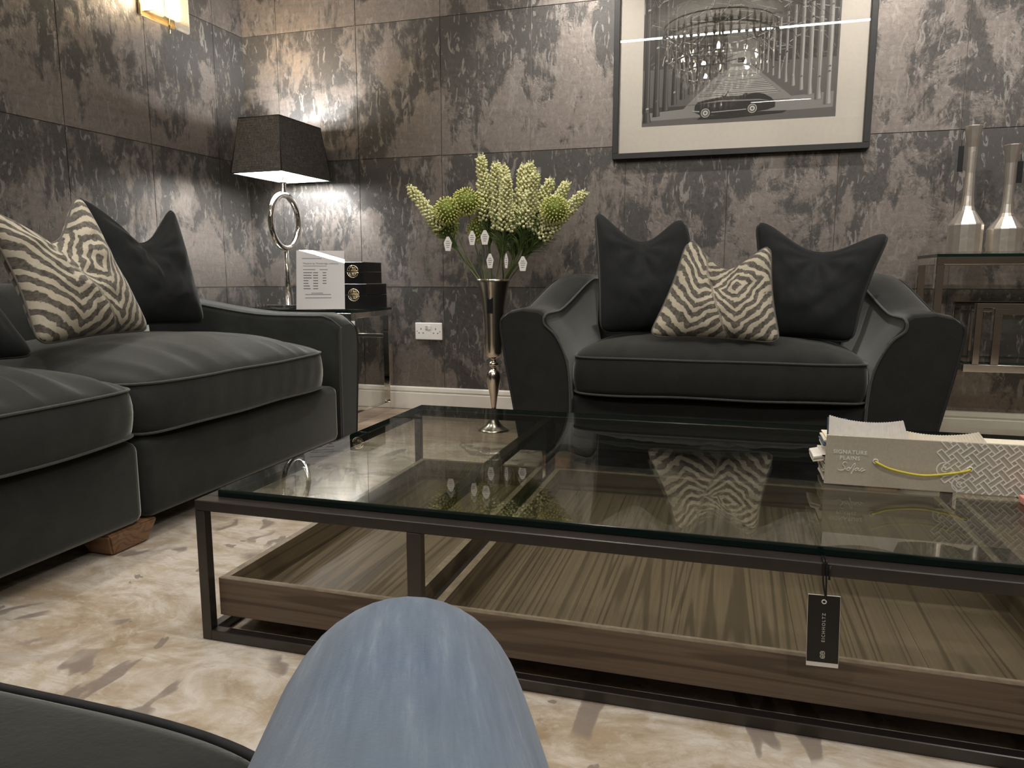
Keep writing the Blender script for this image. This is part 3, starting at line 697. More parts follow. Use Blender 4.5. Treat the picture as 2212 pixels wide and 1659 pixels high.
def seat_cushion(x0, x1, y0, y1, z0, z1, crown, front, mat, pip, parent, seed, pleat=0.004):
    """box cushion with crowned top, piped edges and pleats on the front side ('+X' or '-Y')"""
    n = 48; bm = bmesh.new(); rnd = random.Random(seed); o_ = rnd.random() * 40; T = {}
    rc = 0.035
    def plan(u, v):
        x = x0 + (x1 - x0) * u; y = y0 + (y1 - y0) * v
        # bulge the sides outward
        bx = 0.014 * (1 - (2 * v - 1) ** 4); by = 0.014 * (1 - (2 * u - 1) ** 4)
        x += bx * (2 * u - 1) * abs(2 * u - 1) ** 6; y += by * (2 * v - 1) * abs(2 * v - 1) ** 6
        # soft corners
        cc = (abs(2 * u - 1) * abs(2 * v - 1)) ** 10 * 0.02
        x -= cc * (1 if u > 0.5 else -1); y -= cc * (1 if v > 0.5 else -1)
        return x, y
    def sagz(u, v):   # wavering of the edge
        return 0.006 * mnoise.noise(Vector((u * 3 + o_, v * 3, 0)))
    def remap(t_): # denser near the rim
        return 0.5 - 0.5 * math.cos(PI * t_) if False else t_ + 0.09 * math.sin(2 * PI * t_) * -1
    for i in range(n + 1):
        for j in range(n + 1):
            u, v = remap(i / n), remap(j / n); x, y = plan(u, v)
            a, b = abs(2 * u - 1), abs(2 * v - 1)
            pr = max(0.0, (1 - a ** 2.8) * (1 - b ** 2.8)) ** 0.6
            z_ = z1 + sagz(u, v) + crown * pr + 0.006 * pr * mnoise.noise(Vector((u * 5 + o_, v * 5, 2)))
            e = (1 - u) * (x1 - x0) if front == '+X' else v * (y1 - y0)
            s_ = y if front == '+X' else x
            z_ += pr * pleat * 9.0 * math.sin(s_ * 62 + 5 * mnoise.noise(Vector((s_ * 6 + o_, e * 2, 0)))) * math.exp(-e / 0.13) * (0.5 + mnoise.noise(Vector((s_ * 9, o_, 1))))
            T[i, j] = bm.verts.new((x, y, z_))
    for i in range(n):
        for j in range(n):
            f = bm.faces.new((T[i, j], T[i+1, j], T[i+1, j+1], T[i, j+1])); f.smooth = True
    idx = [(i, 0) for i in range(n)] + [(n, j) for j in range(n)] + [(i, n) for i in range(n, 0, -1)] + [(0, j) for j in range(n, 0, -1)]
    ctr = Vector(((x0 + x1) / 2, (y0 + y1) / 2, 0)); prev = [T[k] for k in idx]; topring = [v_.co.copy() for v_ in prev]; rings = []
    for m in range(1, 7):
        t_ = m / 6; ring = []
        for q, v_ in zip(idx, topring):
            out = Vector((v_.x, v_.y, 0)) - ctr; out.normalize()
            s_ = v_.y if front == '+X' else v_.x
            bul = 0.010 * math.sin(PI * t_) + 0.0016 * math.sin(s_ * 75 + 3 * t_ + o_) * math.sin(PI * t_)
            zb = z0 + 0.008 * mnoise.noise(Vector((v_.x * 3 + o_, v_.y * 3, 5)))
            ring.append(bm.verts.new((v_.x + out.x * bul, v_.y + out.y * bul, v_.z + (zb - v_.z) * t_)))
        for k in range(len(ring)):
            f = bm.faces.new((prev[k], ring[k], ring[(k + 1) % len(ring)], prev[(k + 1) % len(ring)])); f.smooth = True
        prev = ring
    botring = [v_.co.copy() for v_ in prev]; bm.faces.new(prev)
    c = obj('seat_cushion', bm, mat, parent)
    for ring in (topring, botring): obj('piping', tube([p + Vector(((p - ctr).x * 0.004, (p - ctr).y * 0.004, 0)) for p in ring], 0.0038, 6, True), pip, c)
    return c

# ================================================================== LONG SOFA
so = thing('long_sofa', 'long charcoal velvet sofa along the papered wall', 'sofa', (-2.05, 1.6, 0))
SX = -1.487; SB = -2.585
for y0, y1 in ((1.566, 2.60), (0.40, 1.556)):
    obj('base', rbox((SB, y0, 0.066), (SX, y1, 0.292), 0.03, 4), 'velvet', so, smooth=True)
seat_cushion(-2.40, SX + 0.008, 1.566, 2.505, 0.305, 0.437, 0.095, '+X', 'velvet', 'piping_cloth', so, 2)
seat_cushion(-2.40, SX + 0.012, 0.44, 1.552, 0.305, 0.430, 0.095, '+X', 'velvet', 'piping_cloth', so, 6, 0.007)
# back
secs = []
for k in range(13):
    y = 0.40 + (2.60 - 0.40) * k / 12
    secs.append([(-2.38, y, 0.29), (-2.40, y, 0.55), (-2.44, y, 0.665), (-2.50, y, 0.70), (-2.57, y, 0.685), (SB - 0.005, y, 0.62), (SB - 0.005, y, 0.29)])
obj('back', loft(secs), 'velvet', so)
# scooped arm at the far end
def sofa_arm(parent):
    secs = []; inner = []; outer = []
    n = 30
    for k in range(n + 1):
        s = k / n; x = SX + (SB - SX) * s
        hgt = 0.575 + 0.075 * smooth01((s - 0.25) / 0.65)
        drop = 0.045 * max(0, 1 - s / 0.07) ** 2
        h_ = hgt - drop
        xi, xo = 2.605, 2.765
        prof = [(xi, 0.066), (xi + 0.002, 0.30), (xi + 0.006, h_ - 0.03), (xi + 0.016, h_ - 0.010), (xi + 0.034, h_), (xo - 0.05, h_ + 0.004), (xo - 0.016, h_ - 0.012), (xo, h_ - 0.05), (xo - 0.004, 0.35), (xo - 0.03, 0.066)]
        secs.append([(x + (0.0 if k else 0.0), y, z_) for y, z_ in prof])
        inner.append((x, prof[3][0], prof[3][1] + 0.002)); outer.append((x, prof[6][0], prof[6][1] + 0.002))
    a = obj('arm', loft(secs), 'velvet', parent)
    f = secs[0]
    front = [Vector(p) + Vector((0.0015, 0.0, 0.0)) for p in (f[0], f[1], f[2], f[3])]
    front = [Vector((p.x, p.y + 0.012, p.z)) for p in front]
    obj('piping', tube(catmull(front, 6) + [Vector(p) for p in catmull(inner[1:], 2)], 0.0038, 6), 'piping_cloth', a)
    fo = [Vector(p) + Vector((0.001, 0, 0)) for p in (f[9], f[8], f[7], f[6])]
    obj('piping', tube(catmull(fo, 6) + [Vector(p) for p in outer[1:]], 0.0038, 6), 'piping_dark', a)
sofa_arm(so)
def foot(parent, cx, cy, sx, sy, z0, z1, tp=0.72):
    bm = bmesh.new(); a = []
    for z_, k in ((z0, tp), (z1, 1.0)):
        a.append([bm.verts.new((cx + dx * sx * k, cy + dy * sy * k, z_)) for dx, dy in ((-1, -1), (1, -1), (1, 1), (-1, 1))])
    bm.faces.new(a[0][::-1]); bm.faces.new(a[1])
    for k in range(4): bm.faces.new((a[0][k], a[0][(k+1) % 4], a[1][(k+1) % 4], a[1][k]))
    bmesh.ops.bevel(bm, geom=bm.edges[:], offset=0.005, segments=2, affect='EDGES')
    obj('foot', bm, 'foot_wood', parent)
foot(so, -1.545, 1.515, 0.055, 0.085, RUGZ, 0.0658); foot(so, -1.56, 2.66, 0.05, 0.06, RUGZ, 0.0658)
foot(so, -2.5, 1.515, 0.05, 0.07, RUGZ - 0.004, 0.0658); foot(so, -2.5, 2.66, 0.05, 0.06, 0.0, 0.0658); foot(so, -1.56, 0.5, 0.05, 0.06, RUGZ, 0.0658)

# ================================================================== LOVESEAT
lv = thing('loveseat', 'charcoal velvet loveseat with flared scoop arms by the wall', 'sofa', (-0.04, 3.05, 0))
FY, BYL = 2.575, 3.60
obj('base', rbox((-0.535, FY + 0.012, 0.10), (0.46, BYL - 0.06, 0.298), 0.022, 4), 'velvet_chenille', lv, smooth=True)
seat_cushion(-0.522, 0.446, FY - 0.012, 3.34, 0.312, 0.440, 0.072, '-Y', 'velvet_chenille', 'piping_cloth', lv, 21, 0.002)
secs = []
for k in range(13):
    x = -0.62 + 1.17 * k / 12; dz = -0.01 * (2 * k / 12 - 1) ** 2
    secs.append([(x, 3.34, 0.28), (x, 3.36, 0.55), (x, 3.40, 0.67 + dz), (x, 3.47, 0.712 + dz), (x, 3.55, 0.70 + dz), (x, BYL, 0.62), (x, BYL, 0.10), (x, 3.45, 0.10)])
obj('back', loft(secs), 'velvet_chenille', lv)
def love_arm(sgn):
    # coordinates of the right-hand arm; mirrored for the other
    cxm = -0.042
    secs = []; n = 32; inner = []; outer = []; profs = []
    for k in range(n + 1):
        s = k / n; y = FY + (BYL - FY) * s
        up = smooth01((s - 0.22) / 0.5)
        hi = 0.598 + 0.125 * up; ho = 0.600 + 0.128 * up
        dr = 0.012 * max(0, 1 - s / 0.06) ** 2
        hi -= dr; ho -= dr
        tin = 0.592 - 0.055 * up; tout = 0.755 - 0.05 * up
        P = [(0.492, 0.085), (0.492, 0.30), (0.505, 0.42), (0.545 - 0.02 * up, 0.51), (tin - 0.005, hi - 0.035), (tin, hi - 0.008), (tin + 0.02, hi + 0.008),
             ((tin + tout) / 2, (hi + ho) / 2 + 0.014), (tout - 0.03, ho + 0.002), (tout - 0.004, ho - 0.018), (tout, ho - 0.05), (tout - 0.018, 0.42), (tout - 0.05, 0.25), (0.674, 0.085)]
        pts = [(cxm + sgn * x, y, z_) for x, z_ in P]
        secs.append(pts); inner.append(pts[5]); outer.append(pts[9])
    a = obj('arm', loft(secs if sgn > 0 else [s[::-1] for s in secs]), 'velvet_chenille', lv)
    f = [Vector(p) + Vector((0, -0.001, 0)) for p in secs[0]]
    obj('piping', tube(catmull(f[0:6], 5) + catmull([Vector(p) + Vector((0, 0, 0.002)) for p in inner[1:]], 1), 0.0040, 6), 'piping_cloth', a)
    obj('piping', tube(catmull(f[13:8:-1], 5) + [Vector(p) + Vector((0, 0, 0.002)) for p in outer[1:]], 0.0042, 6), 'piping_dark', a)
love_arm(1); love_arm(-1)
foot(lv, -0.585, FY + 0.055, 0.058, 0.05, RUGZ, 0.10, 0.78); foot(lv, 0.515, FY + 0.055, 0.058, 0.05, RUGZ, 0.10, 0.78)
foot(lv, -0.585, 3.5, 0.05, 0.05, 0.0, 0.10, 0.78); foot(lv, 0.515, 3.5, 0.05, 0.05, 0.0, 0.10, 0.78)

# ================================================================== SIDE TABLE with chrome frame
TSZ = 0.562
st = thing('side_table', 'mirror chrome side table with glass top behind the sofa arm', 'side table', (-2.1, 3.44, 0))
sx0, sx1, sy0, sy1 = -2.52, -1.752, 3.20, 3.655
bw = 0.042; bt = 0.034
for x in (sx0, sx1 - bt):
    f = bmesh.new()
    obj('leg', rbox((x, sy0, 0.0), (x + bt, sy0 + bw, TSZ - 0.012), 0.0015, 1), 'chrome', st)
    obj('leg', rbox((x, sy1 - bw, 0.0), (x + bt, sy1, TSZ - 0.012), 0.0015, 1), 'chrome', st)
    obj('bottom_rail', rbox((x, sy0 + bw, 0.0), (x + bt, sy1 - bw, 0.05), 0.0015, 1), 'chrome', st)
    obj('top_rail', rbox((x, sy0 + bw, TSZ - 0.04), (x + bt, sy1 - bw, TSZ - 0.012), 0.0015, 1), 'chrome', st)
for y in (sy0, sy1 - bw):
    obj('top_rail', rbox((sx0 + bt, y, TSZ - 0.04), (sx1 - bt, y + bt, TSZ - 0.012), 0.0015, 1), 'chrome', st)
    obj('middle_rail', rbox((sx0 + bt, y, 0.40), (sx1 - bt, y + 0.02, 0.42), 0.0015, 1), 'chrome', st)
bm = bmesh.new(); add_box(bm, (sx0, sy0, TSZ - 0.011), (sx1, sy1, TSZ)); bmesh.ops.recalc_face_normals(bm, faces=bm.faces[:])
for f in bm.faces: f.material_index = 1 if abs(f.normal.z) < 0.9 else 0
obj('glass_top', bm, ['glass', 'glass_edge'], st)

# ------------------------------------------------ table lamp
LX, LY = -2.245, 3.43
lm = thing('table_lamp', 'chrome ring table lamp with dark linen rectangular shade', 'lamp', (LX, LY, TSZ))
obj('base', rbox((LX - 0.07, LY - 0.10, TSZ + 0.0006), (LX + 0.07, LY + 0.10, TSZ + 0.02), 0.003, 2), 'chrome', lm)
obj('stem', tube([(LX, LY, TSZ + 0.018), (LX, LY, 0.885)], 0.0135, 16), 'chrome', lm)
obj('ring', tube([(LX, LY + 0.128 * math.cos(a), 1.012 + 0.138 * math.sin(a)) for a in [2*PI*k/64 for k in range(64)]], 0.0165, 16, True), 'chrome', lm)
obj('neck', lathe([(0.013, 1.158), (0.013, 1.205), (0.018, 1.207), (0.018, 1.216), (0.012, 1.22), (0.012, 1.262)], 20, (LX, LY, 0)), 'chrome', lm)
def shade_shell(b0, b1, t0, t1, z0, z1, inset):
    yw = R(-3); out = []
    for (hx, hy), z_ in (((b0 - inset, b1 - inset), z0), ((t0 - inset, t1 - inset), z1)):
        out.append([Vector((LX + dx * hx * math.cos(yw) - dy * hy * math.sin(yw), LY + dx * hx * math.sin(yw) + dy * hy * math.cos(yw), z_)) for dx, dy in ((-1, -1), (1, -1), (1, 1), (-1, 1))])
    return out
o_ = shade_shell(0.150, 0.215, 0.120, 0.176, 1.238, 1.508, 0.0); i_ = shade_shell(0.150, 0.215, 0.120, 0.176, 1.238, 1.508, 0.003)
sh = None
bm = bmesh.new()
for k in range(4):
    q = [o_[0][k], o_[0][(k+1) % 4], o_[1][(k+1) % 4], o_[1][k]]; qi = [i_[0][k], i_[0][(k+1) % 4], i_[1][(k+1) % 4], i_[1][k]]
    va = [bm.verts.new(p) for p in q]; vb = [bm.verts.new(p) for p in qi]
    bm.faces.new(va); bm.faces.new(vb[::-1])
    for e in range(4): bm.faces.new((va[e], vb[e], vb[(e+1) % 4], va[(e+1) % 4]))
sh = obj('shade', bm, 'shade_linen', lm)
l_ = shade_shell(0.150, 0.215, 0.120, 0.176, 1.2385, 1.5075, 0.0042); l2 = shade_shell(0.150, 0.215, 0.120, 0.176, 1.2385, 1.5075, 0.0034)
bm = bmesh.new()
for k in range(4):
    va = [bm.verts.new(p) for p in (l_[0][k], l_[0][(k+1) % 4], l_[1][(k+1) % 4], l_[1][k])]; vb = [bm.verts.new(p) for p in (l2[0][k], l2[0][(k+1) % 4], l2[1][(k+1) % 4], l2[1][k])]
    bm.faces.new(va); bm.faces.new(vb[::-1])
    for e in range(4): bm.faces.new((va[e], vb[e], vb[(e+1) % 4], va[(e+1) % 4]))
obj('lining', bm, 'shade_lining', sh)
ed = bmesh.new()
for ring in (o_[0], o_[1]): add_tube(ed, ring, 0.0022, 6, True)
for k in range(4): add_tube(ed, [o_[0][k], o_[1][k]], 0.0022, 6)
obj('trim', ed, 'cord_black', sh)
obj('bulb', lathe([(0.008, 0), (0.014, 0.02), (0.028, 0.05), (0.03, 0.07), (0.022, 0.09), (0.004, 0.1)], 20, (LX, LY, 1.262)), 'bulb_white', lm)
point('table_lamp_light', (LX, LY, 1.40), 38, (0.96, 0.98, 1.0), 0.03)

# ------------------------------------------------ price list in acrylic stand
ps = thing('price_list', 'white printed price list in clear stand beside the lamp', 'sign', (-1.93, 3.27, TSZ))
pf = frame_mat((-1.935, 3.235, TSZ + 0.004), (0.90, 0.436, 0), (-0.135, 0.279, 0.95))
def pbox(a, b, m, name, parent=ps):
    bm = box(a, b); bmesh.ops.transform(bm, matrix=pf, verts=bm.verts[:]); return obj(name, bm, m, parent)
PW, PH = 0.117, 0.305
sheet = pbox((-PW, 0, 0.0), (PW, PH, 0.0006), 'paper', 'sheet')
pbox((-PW - 0.002, -0.003, 0.0012), (PW + 0.002, PH + 0.002, 0.0034), 'glass_clear', 'clear_panel')
pbox((-PW - 0.002, -0.003, -0.0034), (PW + 0.002, PH + 0.002, -0.0012), 'glass_clear', 'clear_panel')
pbox((-PW - 0.002, -0.003, -0.07), (PW + 0.002, 0.0, -0.0036), 'glass_clear', 'clear_foot')
me = text_mesh('Meadow by Westbridge collection', 0.0125, 1.0, 0.0001); me.transform(pf @ Matrix.Translation((-0.085, PH - 0.072, 0.0008))); obj('lettering', me, 'ink_black', ps)
ln = bmesh.new()
def row(y, segs, h_=0.004):
    for a, b in segs: add_box(ln, (a, PH - y - h_ / 2, 0.00065), (b, PH - y + h_ / 2, 0.0009))
row(0.042, [(-0.09, 0.005)], 0.003); row(0.081, [(-0.085, 0.03)], 0.0025); row(0.1, [(-0.085, -0.025), (-0.005, 0.035)], 0.003)
for i in range(7): row(0.116 + i * 0.0138, [(-0.083, -0.083 + [0.042, 0.038, 0.04, 0.024, 0.024, 0.03, 0.034][i]), (-0.036, -0.036 + 0.024), (0.01, 0.028)][: 3 if i < 5 else 2], 0.0045)
row(0.222, [(-0.045, 0.012)], 0.003); row(0.229, [(-0.075, 0.05)], 0.003); row(0.246, [(-0.075, 0.052)], 0.003)
bmesh.ops.transform(ln, matrix=pf, verts=ln.verts[:]); obj('printed_lines', ln, 'ink_grey', ps)

# ------------------------------------------------ two black boxes with medallions
def storage_box(x0, x1, y0, y1, z0, z1, label, mx):
    t = thing('storage_box', label, 'box', ((x0 + x1) / 2, (y0 + y1) / 2, z0), 'black storage boxes on the side table')
    zm = z0 + (z1 - z0) * 0.56
    obj('body', rbox((x0, y0, z0 + 0.0006), (x1, y1, zm - 0.0008), 0.0015, 1), 'box_black', t); obj('lid', rbox((x0, y0, zm + 0.0008), (x1, y1, z1), 0.0015, 1), 'box_black', t)
    md = bmesh.new(); r = 0.030; yy = y0 - 0.0035; c = Vector((mx, yy, zm))
    for s in (1, -1):
        add_tube(md, [c + Vector((r * math.cos(a), 0, s * (0.004 + (r - 0.004) * math.sin(a)))) for a in [PI * k / 16 for k in range(17)]], 0.0026, 6)
        add_tube(md, [c + Vector((-r, 0, s * 0.004)), c + Vector((r, 0, s * 0.004))], 0.0022, 6)
        add_tube(md, [c + Vector((-0.018, 0, s * 0.011)), c + Vector((0.018, 0, s * 0.011))], 0.0018, 6)
        add_tube(md, [c + Vector((-0.012, 0, s * 0.018)), c + Vector((0.012, 0, s * 0.018))], 0.0018, 6)
        add_tube(md, [c + Vector((0.0, 0, s * 0.006)), c + Vector((0.0, 0, s * 0.024))], 0.0018, 6)
        for q in (-1, 1): add_tube(md, [c + Vector((q * 0.020, 0, s * 0.006)), c + Vector((q * 0.016, 0, s * 0.018)), c + Vector((q * 0.006, 0, s * 0.024))], 0.0018, 6)
    md_o = obj('medallion', md, 'medallion_gold', t); md_o['label'] = 'round openwork gold medallion clasp'
storage_box(-1.99, -1.752, 3.37, 3.60, TSZ + 0.0006, 0.690, 'lower and larger of two black boxes with gold medallions', -1.822)
storage_box(-1.985, -1.772, 3.385, 3.585, 0.6912, 0.800, 'upper and smaller of two black boxes with gold medallions', -1.832)

# ================================================================== FLOOR VASE WITH FLOWERS
VX, VY = -1.045, 3.265
va = thing('floor_vase', 'tall silver trumpet vase standing on the floor beside the loveseat', 'vase', (VX, VY, 0))
prof = [(0.0775, 0.0), (0.0775, 0.004), (0.066, 0.010), (0.045, 0.022), (0.028, 0.042), (0.018, 0.062), (0.0125, 0.080), (0.0125, 0.084), (0.017, 0.088), (0.017, 0.095), (0.011, 0.100), (0.012, 0.115), (0.018, 0.16), (0.027, 0.21), (0.033, 0.245), (0.0335, 0.262), (0.029, 0.280), (0.016, 0.291), (0.0115, 0.297),
        (0.0115, 0.303), (0.021, 0.311), (0.026, 0.318), (0.021, 0.326), (0.0115, 0.333), (0.0115, 0.345), (0.022, 0.348), (0.034, 0.356), (0.0395, 0.375), (0.0425, 0.42), (0.0455, 0.50), (0.052, 0.58), (0.062, 0.65), (0.074, 0.70), (0.079, 0.714), (0.0775, 0.7145), (0.072, 0.70), (0.060, 0.65), (0.050, 0.58), (0.043, 0.50), (0.039, 0.42), (0.0, 0.41)]
obj('body', lathe(prof, 48, (VX, VY, 0)), 'nickel', va, smooth=True)
tg = obj('price_tag', rbox((VX - 0.012, VY - 0.058, 0.558), (VX + 0.016, VY - 0.0565, 0.632), 0.0004, 1), 'tag_black', va); tg['label'] = 'small black price tag'
tm = bmesh.new(); add_tube(tm, catmull([(VX + 0.002, VY - 0.057, 0.63), (VX + 0.002, VY - 0.068, 0.68), (VX + 0.002, VY - 0.0795, 0.716), (VX + 0.002, VY - 0.07, 0.712)], 5), 0.0012, 6); obj('tag_cord', tm, 'cord_black', va)

def octa(bm, c, ax, r, L):
    ax = Vector(ax).normalized(); s = ax.orthogonal().normalized(); t_ = ax.cross(s); c = Vector(c)
    v = [bm.verts.new(c - ax * L)] + [bm.verts.new(c + (s * math.cos(k * PI / 2.5) + t_ * math.sin(k * PI / 2.5)) * r + ax * L * 0.2) for k in range(5)] + [bm.verts.new(c + ax * L)]
    for k in range(5):
        a, b = v[1 + k], v[1 + (k + 1) % 5]
        for f in (bm.faces.new((v[0], b, a)), bm.faces.new((v[6], a, b))): f.smooth = True
def spike_mesh(L, seed):
    rnd = random.Random(seed); bm = bmesh.new(); n = int(L / 0.00165)
    for k in range(n):
        s = k / n; a = k * 2.39996; rr = 0.036 * (1 - 0.42 * s) * (1.0 if s < 0.95 else 0.6)
        d = Vector((math.cos(a), math.sin(a), 0.25)).normalized()
        for q in range(2):
            c = d * (rr * rnd.uniform(0.55, 1.05)) + Vector((rnd.uniform(-.004, .004), rnd.uniform(-.004, .004), s * L))
            octa(bm, c, d + Vector((0, 0, rnd.uniform(-.5, .8))), 0.0078 * (1 - 0.2 * s), 0.0105)
    for k in range(14):
        a = k * 2.4; add_tube(bm, [(0.006 * math.cos(a), 0.006 * math.sin(a), L * 0.96), (0.014 * math.cos(a), 0.014 * math.sin(a), L * 1.03 + rnd.random() * 0.012)], 0.0006, 3)
    me = bpy.data.meshes.new('flower_spike'); bmesh.ops.recalc_face_normals(bm, faces=bm.faces[:]); bm.to_mesh(me); bm.free(); me.materials.append(MATS['petal_cream']); return me
def globe_mesh(r, seed):
    bm = bmesh.new(); bmesh.ops.create_icosphere(bm, subdivisions=2, radius=r * 0.74)
    rnd = random.Random(seed); n = 190; nf = len(bm.faces)
    for k in range(n):
        z_ = 1 - 2 * (k + 0.5) / n; a = k * 2.39996; q = math.sqrt(1 - z_ * z_); d = Vector((q * math.cos(a), q * math.sin(a), z_))
        octa(bm, d * r * rnd.uniform(0.84, 1.0), d, 0.0046, 0.0090)
    me = bpy.data.meshes.new('flower_globe'); bmesh.ops.recalc_face_normals(bm, faces=bm.faces[:]); bm.to_mesh(me); bm.free(); me.materials.append(MATS['bud_core']); me.materials.append(MATS['bud_green'])
    for p in me.polygons: p.material_index = 0 if p.index < nf else 1
    return me
def foliage_mesh(seed):
    rnd = random.Random(seed); bm = bmesh.new()
    for k in range(90):
        a = rnd.random() * 6.28; z0 = rnd.uniform(-0.12, 0.0); L = rnd.uniform(0.06, 0.11); d = Vector((math.cos(a), math.sin(a), 0))
        pts = [Vector((0, 0, z0)), Vector((0, 0, z0)) + d * L * 0.22 + Vector((0, 0, L * 0.55)), Vector((0, 0, z0)) + d * L * 0.62 + Vector((0, 0, L * 0.85))]
        add_tube(bm, catmull(pts, 3), [0.0018, 0.0022, 0.0022, 0.002, 0.0018, 0.0013, 0.0005], 3, flat=0.5)
    me = bpy.data.meshes.new('foliage'); bmesh.ops.recalc_face_normals(bm, faces=bm.faces[:]); bm.to_mesh(me); bm.free(); me.materials.append(MATS['leaf_green']); return me
FOL = [foliage_mesh(s) for s in range(3)]; GL = globe_mesh(0.064, 3)
def W_(px, py, dy=0.0):
    k = 0.002245
    return Vector((VX + (px - 1065) * k, VY + dy, 0.712 + (605 - py) * 0.00208))
SPK = [((960, 498), (885, 400), -0.02, 'cream flower spike leaning far out towards the lamp'),
       ((1052, 480), (1038, 338), 0.0, 'tallest cream flower spike in the vase'),
       ((1082, 500), (1075, 358), -0.03, 'cream flower spike just right of the tallest one'),
       ((1108, 505), (1094, 366), -0.05, 'cream flower spike in the front of the dense clump'),
       ((1118, 500), (1128, 362), 0.0, 'cream flower spike in the dense clump with pointed tip'),
       ((1128, 500), (1147, 361), -0.03, 'cream flower spike at the top right of the dense clump'),
       ((1138, 498), (1162, 384), -0.06, 'shorter cream flower spike on the right of the dense clump'),
       ((1146, 480), (1182, 392), 0.02, 'slim cream flower spike just right of the dense clump'),
       ((1152, 512), (1218, 402), 0.0, 'cream flower spike rising behind the right-hand green globe'),
       ((1166, 520), (1256, 425), -0.03, 'cream flower spike leaning farthest towards the loveseat'),
       ((1100, 505), (1110, 392), -0.09, 'short cream flower spike nearest the front of the vase')]
GLB = [((975, 455), -0.05, 'large green globe flower in the middle of the lamp side'), ((1012, 436), -0.03, 'upper green globe flower left of the tallest spike'), ((957, 484), 0.02, 'lowest green globe flower on the lamp side'),
       ((1047, 438), 0.04, 'green globe flower half hidden behind the tallest spike'), ((1201, 460), -0.06, 'single green globe flower on the loveseat side'), ((1030, 492), 0.06, 'green globe flower low down behind the stems')]
TAGS = {0: (982, 528), 1: (1058, 515), 3: (1076, 566), 5: (1107, 566), 9: (1141, 572)}
def white_tag(px, py, dy, parent):
    c = W_(px, py, dy); sw = 0.35 + 0.6 * abs(math.sin(px * 1.7)); pts = [(a * sw, b) for a, b in ((-0.022, 0.006), (-0.006, 0.034), (0.006, 0.034), (0.022, 0.006), (0.013, -0.03), (-0.013, -0.03))]
    bm = prism([(c.x + a, c.y, c.z + b) for a, b in pts], (0, 0.0008, 0)); p = obj('price_tag', bm, 'plastic_white', parent); p['label'] = 'white price tag'
    ln_ = bmesh.new()
    for q, (a, b) in enumerate(((-0.009 * sw, 0.008 * sw), (-0.012 * sw, 0.012 * sw), (-0.01 * sw, 0.01 * sw), (-0.008 * sw, 0.006 * sw))): add_box(ln_, (c.x + a, c.y - 0.0003, c.z + 0.012 - q * 0.009), (c.x + b, c.y - 0.00005, c.z + 0.0145 - q * 0.009))
    obj('printed_lines', ln_, 'ink_grey', p)
def mouth(k):
    a = k * 2.1; return Vector((VX + 0.05 * math.cos(a), VY + 0.05 * math.sin(a), 0.69))
for k, (b_, t_, dy, lab) in enumerate(SPK):
    A, T_ = W_(*b_, dy), W_(*t_, dy * 1.3)
    T_.y += 0.01; t = thing('flower_stem', lab, 'flower', (VX, VY, 0.69), 'cream spike flowers in the vase')
    m0 = mouth(k); m0.x = VX + max(-0.05, min(0.05, (A.x - VX) * 0.5)); m0.y = VY + max(-0.03, min(0.03, m0.y - VY)); ax = (T_ - A); b0 = Vector((VX + (m0.x - VX) * 0.5, VY + (m0.y - VY) * 0.5, 0.56))
    obj('stem', tube(catmull([Vector((VX, VY, 0.43)), b0, m0, A - ax.normalized() * 0.10, A + ax * 0.3], 6), 0.0036, 6), 'stem_green', t)
    q = Vector((0, 0, 1)).rotation_difference(ax)
    o = obj('flower_spike', spike_mesh(ax.length, k), 'petal_cream', t, local=True); o.location = A - ROOT[t.name]; o.rotation_mode = 'QUATERNION'; o.rotation_quaternion = q
    o = obj('foliage', FOL[k % 3], 'leaf_green', t, local=True); o.location = A - ROOT[t.name]; o.rotation_mode = 'QUATERNION'; o.rotation_quaternion = q; o['kind'] = 'stuff'
    if k in TAGS: white_tag(*TAGS[k], dy - 0.075, t)
for k, (c_, dy, lab) in enumerate(GLB):
    A = W_(*c_, dy); t = thing('flower_stem', lab, 'flower', (VX, VY, 0.69), 'green globe flowers in the vase')
    m0 = Vector((VX + max(-0.055, min(0.055, (A.x - VX) * 0.4)), VY + 0.03 * math.sin(k * 2), 0.69))
    obj('stem', tube(catmull([Vector((VX, VY, 0.43)), Vector((VX + (m0.x - VX) * 0.5, VY + (m0.y - VY) * 0.5, 0.56)), m0, m0.lerp(A, 0.5) + Vector((0, 0, -0.02)), A], 6), 0.003, 6), 'stem_green', t)
    o = obj('flower_globe', GL, 'bud_green', t, local=True); o.location = A - ROOT[t.name]; o.rotation_euler = (k, k * 2, 0)
    if k in (1,): white_tag(1027, 515, dy - 0.02, t)

# ================================================================== CONSOLE TABLE with bottle vases
cz = 0.816
co = thing('console_table', 'chrome and glass console table with stepped frame at the wall', 'console table', (1.5, 3.48, 0))
cx0, cx1, cy0, cy1 = 0.80, 2.25, 3.33, 3.655
cb = 0.03
def cbar(name, a, b): return obj(name, rbox(a, b, 0.0015, 1), 'chrome', co)
for y0, y1 in ((cy0, cy0 + cb), (cy1 - cb, cy1)):
    cbar('top_rail', (cx0, y0, cz - 0.013 - cb), (cx1, y1, cz - 0.013))
    for x in (cx0, cx1 - cb): cbar('leg', (x, y0, 0.0), (x + cb, y1, cz - 0.013 - cb))
    # stepped key frame between the legs
    cbar('key_frame', (0.925, y0, 0.345), (2.125, y1, 0.345 + cb))
    for x in (0.955, 2.07): cbar('key_frame', (x, y0, 0.345 + cb), (x + 0.026, y1, 0.60))
    cbar('key_frame', (0.955, y0, 0.60), (2.096, y1, 0.60 + 0.02))
    for x in (1.02, 2.0): cbar('key_frame', (x, y0, 0.345 + cb), (x + cb, y1, 0.575))
    cbar('key_frame', (1.02, y0, 0.575), (2.03, y1, 0.60))
